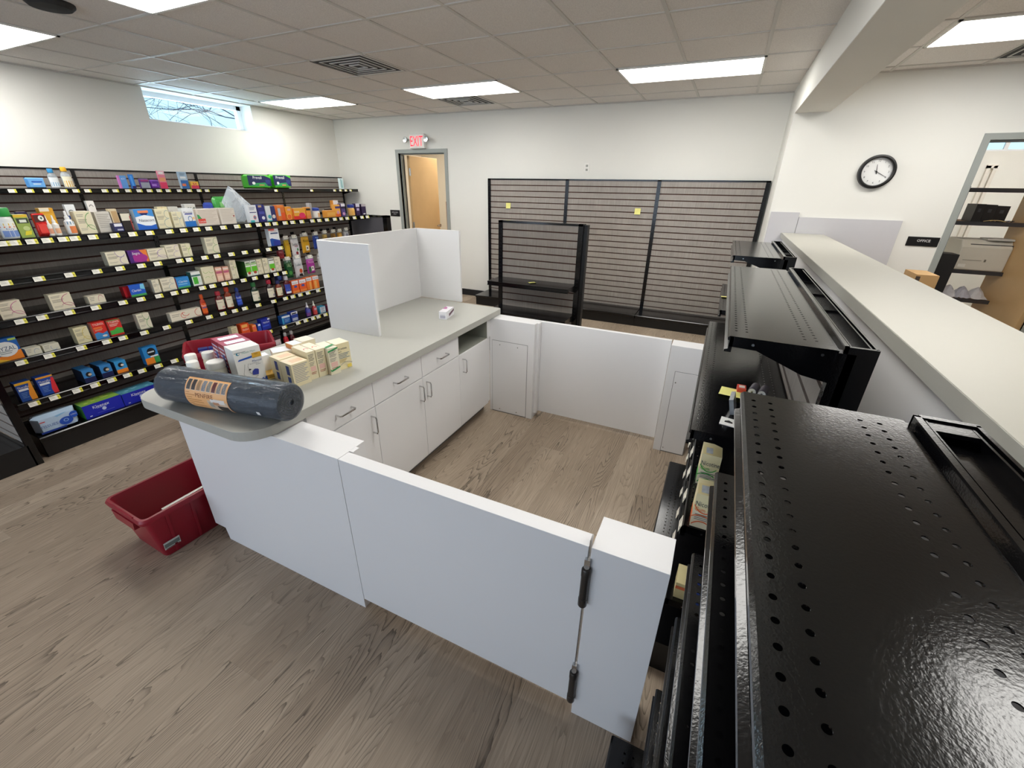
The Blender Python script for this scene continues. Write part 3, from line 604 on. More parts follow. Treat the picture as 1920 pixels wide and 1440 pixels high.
def rr(x0, y0, x1, y1, r, n=8):   # rounded rect corners r=(ll, lr, ur, ul)
    out = []
    for (cx, cy, a0), rad in zip(((x0, y0, PI), (x1, y0, 1.5*PI), (x1, y1, 0), (x0, y1, 0.5*PI)), r):
        if rad < 1e-4: out.append((cx, cy)); continue
        ox = cx+rad if cx == x0 else cx-rad; oy = cy+rad if cy == y0 else cy-rad
        for k in range(n+1): a = a0+PI/2*k/n; out.append((ox+rad*math.cos(a), oy+rad*math.sin(a)))
    return out
q = MB(); q.prism(rr(-2.22, 0.80, -1.447, 2.905, (0.10, 0.12, 0.03, 0.03)), 'z', 0.788, 0.83, M_TOP)
tag(q.obj('worktop', bevel=0.0015), 'greige laminate worktop with rounded corners on the white cabinets', 'worktop')
t = thing('privacy_screen', 'white three-sided privacy screen standing on the far end of the worktop', 'screen', (0, 0, 0))
q = MB(); q.box(-2.215, 1.93, 0.83, -1.81, 1.95, 1.378, M_WHITE); q.obj('near_panel', t, bevel=0.001)
q = MB(); q.box(-2.235+0.0, 1.95, 0.83, -2.215, 2.925, 1.378, M_WHITE); q.box(-2.215, 1.95, 0.83, -2.214, 1.951, 1.378, M_WHITE); q.obj('back_panel', t, bevel=0.001)
q = MB(); q.box(-2.215, 2.915, 0.83, -1.82, 2.935, 1.378, M_WHITE); q.obj('far_panel', t, bevel=0.001)
# front fixed panel + platform
q = MB(); q.prism([(-2.11, 0.072), (-2.03, 0.072), (-2.02, 0.0), (-1.107, 0.0), (-1.107, 0.7855), (-2.11, 0.7855)], 'y', 0.893, 0.912, M_WHITE)
q.box(-2.11, 0.912, 0.072, -2.092, 2.76, 0.7855, M_WHITE)
t = thing('counter_front', 'large white fixed front panel of the checkout with its flat corner cap', 'panel', (0, 0, 0)); q.obj('front_panel', t, bevel=0.0008)
q = MB(); q.box(-1.445, 0.912, 0.0, -1.107, 1.03, 0.7845, M_WHITE); q.box(-1.107, 0.952, 0.0, -1.09, 0.985, 0.7845, M_WHITE); q.obj('corner_cap', t, bevel=0.0008)
def gate(y0, y1, zb, label, hinges):
    t = thing('gate', label, 'gate', (0, 0, 0))
    q = MB(); q.box(-1.1045, y0, zb, -0.171, y1, ZG, M_WHITE); q.obj('gate_panel', t, bevel=0.001)
    if hinges:
        q = MB(); q.box(-0.1705, y0+0.004, 0.07, -0.1685, y0+0.03, ZG+0.02, M_CHR); q.obj('hinge_leaf', t)
        for za, zb_ in ((0.565, 0.715), (0.09, 0.245)):
            q = MB(); q.lathe([(0.0115, za), (0.0135, za+0.004), (0.0135, za+0.03), (0.0125, za+0.031), (0.0125, zb_-0.03), (0.0135, zb_-0.029), (0.0135, zb_-0.004), (0.011, zb_)], mat('3A3633', 0.35, metal=0.4, noise=0.05), 18, c=(-0.168, y0-0.012, 0)); q.lathe([(0.008, zb_), (0.008, zb_+0.004), (0.004, zb_+0.004)], M_CHR, 16, c=(-0.168, y0-0.012, 0))
            q.box(-0.176, y0-0.012, zb_-0.02, -0.160, y0+0.006, zb_+0.03, M_CHR); q.obj('hinge_barrel', t, smooth=True)
    return t
gate(0.893, 0.945, 0.058, 'white swing gate at the front of the checkout with dark barrel hinges', True)
gate(2.852, 2.885, 0.04, 'white swing gate at the rear of the checkout facing the empty slatwall', False)
def post(x0, x1, y0, y1, label, access=None, screws=()):
    t = thing('gate_post', label, 'post', (0, 0, 0))
    q = MB(); q.box(x0, y0, 0, x1, y1, ZG, M_WHITE); q.obj('post_box', t, bevel=0.001)
    if access:
        a0, a1, az = access; q = MB(); q.box(a0, y0-0.0005, 0.0, a1, y0, az, M_SEAM); q.obj('access_gap', t)
        q = MB(); q.box(a0+0.003, y0-0.003, 0.008, a1-0.003, y0-0.0006, az-0.003, M_WHITE); ap = q.obj('access_panel', t)
        for sx, sz in screws: q = MB(); q.lathe([(0.005, 0), (0.004, -0.002)], M_CHR, 10, axis='y', c=(sx, y0-0.003, sz)); q.box(sx-0.003, y0-0.0056, sz-0.0006, sx+0.003, y0-0.005, sz+0.0006, M_HOLE); q.obj('screw', ap)
post(-0.163, 0.046, 0.893, 1.03, 'white boxed post right of the front gate, against the black gondola')
post(-1.479, -1.107, 2.762, 2.885, 'white boxed post with screwed access panel between worktop and rear gate', (-1.458, -1.158, 0.616), ((-1.39, 0.585), (-1.24, 0.585), (-1.39, 0.03), (-1.24, 0.03)))
post(-0.163, 0.040, 2.762, 2.885, 'white boxed post with access panel right of the rear gate', (-0.113, 0.039, 0.614), ((-0.097, 0.536), (-0.097, 0.034)))
q = MB(); q.box(-1.1065, 2.80, 0.04, -1.088, 2.845, ZG, M_WHITE); tag(q.obj('gate_stop'), 'narrow white stop strip on the side of the rear post beside the gate', 'trim')
# high counter at the right
M_SPL = mat('C9C8CC', 0.4, noise=0.01, name='pale_grey_laminate')
t = thing('service_counter', 'pale high service counter running along the right behind the black bays', 'counter', (0, 0, 0))
q = MB(); q.box(0.548, -3.45, 1.242, 0.928, 5.49, 1.29, M_TOP2); q.box(0.546, -3.45, 1.242, 0.548, 5.49, 1.289, M_TOP); q.obj('countertop', t, bevel=0.001)
q = MB(); q.box(0.575, -3.45, 0, 0.70, 5.49, 1.24, M_WHITE); q.obj('base_wall', t)
q = MB(); q.box(0.67, 5.495, 0.0, 1.52, 5.518, 1.447, M_SPL); tag(q.obj('splash_panel'), 'large white laminate panel on the clock wall at the end of the high counter', 'panel')
q = MB(); q.box(0.41, 5.495, 0.0, 0.666, 5.518, 1.49, M_SPL); tag(q.obj('splash_panel'), 'small white laminate panel on the clock wall, just above the larger one', 'panel')

# ------------------------------------------------------------------ red totes
M_RED = mat('8C1428', 0.38, noise=0.05, nscale=12, bump=0.12, bscale=90, name='maroon_plastic')
def ring_pts(hx, hy, r, z, n=4):
    out = []
    for cx, cy, a0 in ((hx-r, hy-r, 0), (-hx+r, hy-r, PI/2), (-hx+r, -hy+r, PI), (hx-r, -hy+r, 1.5*PI)):
        for k in range(n+1): a = a0+PI/2*k/n; out.append((cx+r*math.cos(a), cy+r*math.sin(a), z))
    return out
def tote(loc, rz, label):
    t = thing('storage_tote', label, 'tote', loc, rz, 'maroon plastic totes')
    L_, W_, H_ = 0.265, 0.168, 0.275; q = MB()
    rings = [(L_-0.045, W_-0.04, 0.02, 0), (L_-0.040, W_-0.035, 0.022, 0.012), (L_-0.012, W_-0.012, 0.025, H_-0.045), (L_-0.010, W_-0.010, 0.025, H_-0.03), (L_+0.006, W_+0.006, 0.03, H_-0.03), (L_+0.010, W_+0.010, 0.03, H_-0.012), (L_+0.004, W_+0.004, 0.03, H_), (L_-0.008, W_-0.008, 0.024, H_), (L_-0.014, W_-0.014, 0.024, H_-0.02), (L_-0.044, W_-0.039, 0.02, 0.006)]
    vs = []; n_ = 20
    for hx, hy, r, z in rings: vs += ring_pts(hx, hy, r, z)
    fs = [(k*n_+i, k*n_+(i+1) % n_, (k+1)*n_+(i+1) % n_, (k+1)*n_+i) for k in range(len(rings)-1) for i in range(n_)]
    fs += [tuple(range(n_))[::-1], tuple((len(rings)-1)*n_+i for i in range(n_))]
    q.add(vs, fs, M_RED)
    for s in (-1, 1):
        for xx in (-0.17, -0.06, 0.06, 0.17): q.prism([(s*(W_-0.036), 0.01), (s*(W_-0.030), 0.01), (s*(W_-0.006), H_-0.03), (s*(W_-0.014), H_-0.03)], 'x', xx-0.006, xx+0.006, M_RED)
        q.prism([(-0.085, H_-0.075), (0.085, H_-0.075), (0.10, H_-0.028), (-0.10, H_-0.028)], 'x', s*(L_-0.012), s*(L_+0.012), M_RED)
    q.obj('tote_body', t, smooth=True)
    for s in (-1, 1):
        q = MB(); q.tube([(s*(L_+0.004), -W_*0.6, H_+0.001), (s*(L_+0.004), W_*0.6, H_+0.001)], 0.004, M_RED, 8); q.obj('hinge_rod', t)
    return t
tt = tote((-2.305, 0.905, 0), math.radians(88), 'maroon plastic tote on the floor beside the white counter front')
q = MB(); q.box(-0.035, -0.001, -0.022, 0.035, 0, 0.022, mat('C9CDCB', 0.4, noise=0.02)); q.box(-0.033, -0.0014, -0.012, 0.033, -0.001, 0.012, mat('6E7776', 0.4, noise=0.05)); q.box(-0.03, -0.0018, -0.02, 0.03, -0.0014, -0.017, M_HOLE)
q.obj('barcode_label', tt, (-0.185, -0.1435, 0.07), (math.radians(8), 0, 0))
tote((-3.02, 1.735, 0), math.radians(59), 'lower maroon tote of the stack on the floor behind the counter')
tote((-3.02, 1.735, 0.277+0.002), math.radians(59), 'middle maroon tote of the stack behind the counter')
T2 = (-3.02, 1.735, 0.558-0.17)
tote((-3.02, 1.735, 0.385), math.radians(59), 'upper maroon tote on the stack behind the counter, filled with blue packs')
q = MB(); q.box(-0.006, -0.13, 0, 0.006, 0.13, 0.225, mat('E5E2D8', 0.6, noise=0.03)); q.box(0.006, -0.11, 0.11, 0.0064, 0.05, 0.115, ink('B0B0AA')); q.box(0.006, -0.11, 0.13, 0.0064, 0.08, 0.135, ink('B0B0AA'))
tag(q.obj('paper_folder', None, (-2.29, 0.88, 0.014), (0.0, 0.28, 0.0)), 'white paper folder standing inside the maroon tote on the floor', 'paper')

# ------------------------------------------------------------------ rolled mat in clear wrap
M_MAT = mat('2C3542', 0.8, noise=0.25, nscale=60, bump=0.8, bscale=500, name='slate_mat')
RA = math.radians(9.5); RR = 0.074; RL = 0.60
t = thing('rolled_mat', 'dark slate rolled floor mat in clear wrap with orange label on the worktop', 'mat roll', (-2.005, 0.875, 0.8335+RR), RA)
q = MB(); q.lathe([(RR*0.2, -0.002), (RR*0.96, 0.0), (RR, 0.006), (RR, RL-0.006), (RR*0.96, RL), (RR*0.2, RL-0.002)], M_MAT, 40, axis='x')
M_SP = mat('23262B', 0.8, noise=0.1)
pts = []
for k in range(150):
    a = 2*PI*k/25; r = 0.006+0.0104*k/25; pts.append((RL+0.001, r*math.cos(a), r*math.sin(a)))
q.tube(pts, 0.0028, M_SP, 5); q.obj('mat', t, smooth=True)
q = MB(); prof = [(0.01, -0.02), (0.045, -0.017), (0.07, -0.01), (RR+0.002, 0.004)]
n_ = 26
for k in range(n_): prof.append((RR+0.0015+0.0012*R.random(), 0.02+k*(RL-0.04)/n_))
prof += [(RR+0.002, RL-0.004), (0.07, RL+0.006), (0.045, RL+0.012), (0.01, RL+0.010)]
q.lathe(prof, M_FILM, 48, axis='x', cap=False); q.obj('clear_wrap', t, smooth=True)
# printed label wrapped round the roll
def cyl(q, u0, u1, a0, a1, m, rad, n=16, hole=None):
    vs = []
    for i in range(n+1):
        a = a0+(a1-a0)*i/n; vs += [(u0, -rad*math.sin(a), rad*math.cos(a)), (u1, -rad*math.sin(a), rad*math.cos(a))]
    q.add(vs, [(2*i, 2*i+1, 2*i+3, 2*i+2) for i in range(n)], m)
q = MB(); r0 = RR+0.0032; D2 = math.radians
cyl(q, 0.165, 0.375, D2(28), D2(140), pap('E9A568'), r0, 24)
cyl(q, 0.1665, 0.3735, D2(29), D2(139), pap('F0B77C'), r0+0.0003, 24)
sw = ['55524F', '4A4442', 'A88663', '8A8B90', '8F8A80', '6B3A3A', '8E8781', '837F80']
for k, c in enumerate(sw):
    u = 0.172+k*0.0250; cyl(q, u, u+0.0205, D2(34), D2(68), pap('F3DDC2'), r0+0.0006, 8); cyl(q, u+0.0012, u+0.0193, D2(35), D2(66.5), pap(c), r0+0.0009, 8)
    if k in (3, 4, 6, 7):
        for j in range(4): cyl(q, u+0.002+0.004*j, u+0.004+0.004*j, D2(36+7*j), D2(42+7*j), pap('B9B4AE'), r0+0.0012, 2)
def cyltext(q, s_, u, a, hgt, m, rad, wmax=None):
    vs, fs, asp = text_geo(s_); wd = min(asp*hgt, wmax or 9); o = []
    for x, y in vs: aa = a-(y-0.5)*hgt/rad; o.append((u+(x-0.5)*wd, -rad*math.sin(aa), rad*math.cos(aa)))
    q.add(o, fs, m)
cyltext(q, 'PENFIRE', 0.262, D2(81), 0.017, ink('8A4A1E'), r0+0.0010)
for k, (ua, ub) in enumerate(((0.170, 0.19), (0.170, 0.215), (0.172, 0.20), (0.172, 0.245), (0.175, 0.25), (0.175, 0.195), (0.18, 0.25))): cyl(q, ua, ub, D2(74+7.5*k), D2(75.5+7.5*k), pap('B5763C'), r0+0.0008, 1)
cyl(q, 0.272, 0.372, D2(92), D2(137), pap('D9BFA6'), r0+0.0007, 10)
cyl(q, 0.29, 0.36, D2(86), D2(100), pap('E9E2DC'), r0+0.0009, 6); cyl(q, 0.278, 0.30, D2(98), D2(116), pap('A7A398'), r0+0.0010, 6); cyl(q, 0.315, 0.368, D2(108), D2(136), pap('3B3532'), r0+0.0010, 8)
cyl(q, 0.30, 0.33, D2(96), D2(106), pap('C08D6C'), r0+0.0011, 4)
q.obj('printed_label', t)
q = MB(); cyl(q, 0.505, 0.52, D2(104), D2(116), ink('F0F0F0'), RR+0.0045, 5); q.obj('small_sticker', t)

# ------------------------------------------------------------------ packaging
def art(q, prims, w_, h_, y=-0.0):
    # prims drawn on the front face (local XZ plane at y), u,v in 0..1 from the lower left
    for i, p in enumerate(prims):
        yy = y-0.00035*(i+1); k = p[0]
        if k == 'r': _, u0, v0, u1, v1, c = p; q.quad([(u0*w_, yy, v0*h_), (u1*w_, yy, v0*h_), (u1*w_, yy, v1*h_), (u0*w_, yy, v1*h_)], pap(c))
        elif k == 'p': c = p[-1]; q.quad([(u*w_, yy, v*h_) for u, v in p[1]], pap(c))
        elif k == 'e':
            _, cu, cv, ru, rv, c = p; q.quad([((cu+ru*math.cos(2*PI*j/18))*w_, yy, (cv+rv*math.sin(2*PI*j/18))*h_) for j in range(18)], pap(c))
        elif k == 'a':                                  # curved stroke: centre, radii, start, end (deg), width
            _, cu, cv, ru, rv, a0, a1, wd, c = p; n = 14
            for j in range(n):
                A, B_ = math.radians(a0+(a1-a0)*j/n), math.radians(a0+(a1-a0)*(j+1)/n); m1 = 1-wd
                q.quad([((cu+ru*math.cos(A))*w_, yy, (cv+rv*math.sin(A))*h_), ((cu+ru*math.cos(B_))*w_, yy, (cv+rv*math.sin(B_))*h_), ((cu+ru*m1*math.cos(B_))*w_, yy, (cv+rv*m1*math.sin(B_))*h_), ((cu+ru*m1*math.cos(A))*w_, yy, (cv+rv*m1*math.sin(A))*h_)], ink(c))
        elif k == 't':
            _, s_, cu, cv, hh, wm, c = p; q.text(s_, (cu*w_, yy, cv*h_), (1, 0, 0), (0, 0, 1), hh*h_, ink(c), wm*w_)
        elif k == 'l':                                  # block of small print lines
            _, u0, u1, v0, n, dv, c = p
            for j in range(n): ue = u1-(0.12*(j % 3))*(u1-u0); q.quad([(u0*w_, yy, (v0-j*dv)*h_), (ue*w_, yy, (v0-j*dv)*h_), (ue*w_, yy, (v0-j*dv+dv*0.38)*h_), (u0*w_, yy, (v0-j*dv+dv*0.38)*h_)], ink(c))
def cream(sw, big=False, seed=0):
    s = [('l', 0.08, 0.5, 0.84, 2, 0.07, '9A9484'), ('l', 0.08, 0.62, 0.62, 3, 0.07, '8D8778'), ('l', 0.08, 0.5, 0.22, 2, 0.06, 'B5AF9C')]
    k = seed % 3
    if k == 0: s += [('a', 0.95, 0.55, 0.45, 0.40, 100, 265, 0.07, sw), ('a', 0.70, 0.15, 0.3, 0.25, 0, 150, 0.08, sw)]
    elif k == 1: s += [('a', 0.72, 0.95, 0.26, 0.40, 170, 330, 0.09, sw), ('a', 0.9, 0.3, 0.3, 0.32, 90, 270, 0.09, sw)]
    else: s += [('a', 0.85, 0.72, 0.22, 0.22, 60, 290, 0.10, sw), ('a', 0.75, 0.25, 0.28, 0.24, 80, 300, 0.09, sw)]
    return s
def carton(w_, h_, d_, base, prims, top=None, side=None):
    q = MB(); m = pap(base); q.box(0, 0, 0, w_, d_, h_, m)
    if top: q.quad([(0.001, 0.001, h_+0.0004), (w_-0.001, 0.001, h_+0.0004), (w_-0.001, d_-0.001, h_+0.0004), (0.001, d_-0.001, h_+0.0004)], pap(top))
    if side:
        q.quad([(-0.0004, 0.001, 0.001), (-0.0004, d_-0.001, 0.001), (-0.0004, d_-0.001, h_-0.001), (-0.0004, 0.001, h_-0.001)], pap(side))
    art(q, prims, w_, h_); q.keep = True
    return q
def plat(u): k = min(max(min(u, 1-u)/0.13, 0), 1); return (k*(2-k))**0.6
def bag(w_, h_, d_, base, prims, header=None, n=10):     # pillow pack, front faces -y, standing on z=0
    q = MB(); vs = []
    for s in (-1, 1):
        for j in range(n+1):
            for i in range(n+1):
                u, v = i/n, j/n; b_ = plat(u)*plat(v)
                wv = 0.0025*math.sin(17*u+9*v)*b_; vs.append((u*w_, s*(b_*d_/2+wv)+0.0, v*h_))
    k = (n+1)**2; fs = []
    for j in range(n):
        for i in range(n):
            a = j*(n+1)+i; fs.append((a, a+1, a+n+2, a+n+1)); fs.append((k+a, k+a+n+1, k+a+n+2, k+a+1))
    q.add(vs, fs, mat(base, 0.28, noise=0.05))
    if header: q.box(0, -0.001, h_, w_, 0.001, h_+header, mat('C9CED2', 0.25, noise=0.05))
    # project art onto the pillow front
    q2 = MB(); art(q2, prims, w_, h_)
    for f, mi_ in zip(q2.f, q2.m):
        pts = [q2.v[i] for i in f]; o = []
        for x, y, z in pts:
            o.append((min(max(x, 0.05*w_), 0.95*w_), -d_/2-0.0027+y, min(max(z, 0.05*h_), 0.95*h_)))
        q.quad(o, q2.mats[mi_])
    q.keep = True
    return q
def bottle(label, cat, loc, rz, w_, h_, body, cap, lab, prims, kind='round', group=None, name='medicine_bottle', trans=False, d_=None):
    t = thing(name, label, cat, loc, rz, group); r = w_/2; dz = (d_ or w_*0.62)/w_ if kind == 'flat' else 1.0
    bm_ = mat(body, 0.15, noise=0.03, coat=0.3) if not trans else M_CLEARB
    q = MB()
    if kind == 'spray': prof = [(r*.9, 0), (r, .03*h_), (r, .45*h_), (r*.8, .58*h_), (r*.45, .64*h_), (r*.45, .68*h_)]
    elif kind == 'jar': prof = [(r*.92, 0), (r, .03*h_), (r, .62*h_), (r*.9, .70*h_), (r*.8, .72*h_)]
    else: prof = [(r*.9, 0), (r, .03*h_), (r, .55*h_), (r*.85, .68*h_), (r*.48, .76*h_), (r*.42, .80*h_)]
    q.lathe(prof, bm_, 20, sy=dz); q.obj('bottle_body', t, smooth=True)
    q = MB(); cm = mat(cap, 0.4, noise=0.02)
    if kind == 'spray': q.lathe([(r*.5, .66*h_), (r*.5, .74*h_), (r*.28, .78*h_), (r*.22, .97*h_), (r*.16, h_)], cm, 14)
    elif kind == 'jar': q.lathe([(r*.95, .72*h_), (r*.98, .74*h_), (r*.98, .97*h_), (r*.9, h_)], cm, 24)
    else: q.lathe([(r*.56, .79*h_), (r*.6, .81*h_), (r*.56, .97*h_), (r*.48, h_)], cm, 16)
    q.obj('cap', t, smooth=True)
    if lab:
        q = MB(); v0, v1 = 0.06*h_, (0.56 if kind != 'jar' else 0.55)*h_; n = 10; rad = r*1.02
        def wrap(u, v, o=0.0): a = -PI/2+(u-0.5)*2.3; return ((rad+o)*math.cos(a), (rad+o)*math.sin(a)*dz, v0+v*(v1-v0))
        for i in range(n): q.quad([wrap(i/n, 0), wrap((i+1)/n, 0), wrap((i+1)/n, 1), wrap(i/n, 1)], pap(lab))
        for i, p in enumerate(prims):
            o = 0.0004*(i+1)
            if p[0] == 'r':
                _, u0, w0, u1, w1, c = p
                for j in range(4): a, b2 = u0+(u1-u0)*j/4, u0+(u1-u0)*(j+1)/4; q.quad([wrap(a, w0, o), wrap(b2, w0, o), wrap(b2, w1, o), wrap(a, w1, o)], pap(c))
            elif p[0] == 't':
                _, s_, cu, cv, hh, wm, c = p; vs, fs, asp = text_geo(s_); q.add([wrap(cu+(x-.5)*wm, cv+(y-.5)*hh, o) for x, y in vs], fs, ink(c))
        q.keep = True; q.obj('label_wrap', t)
    return t

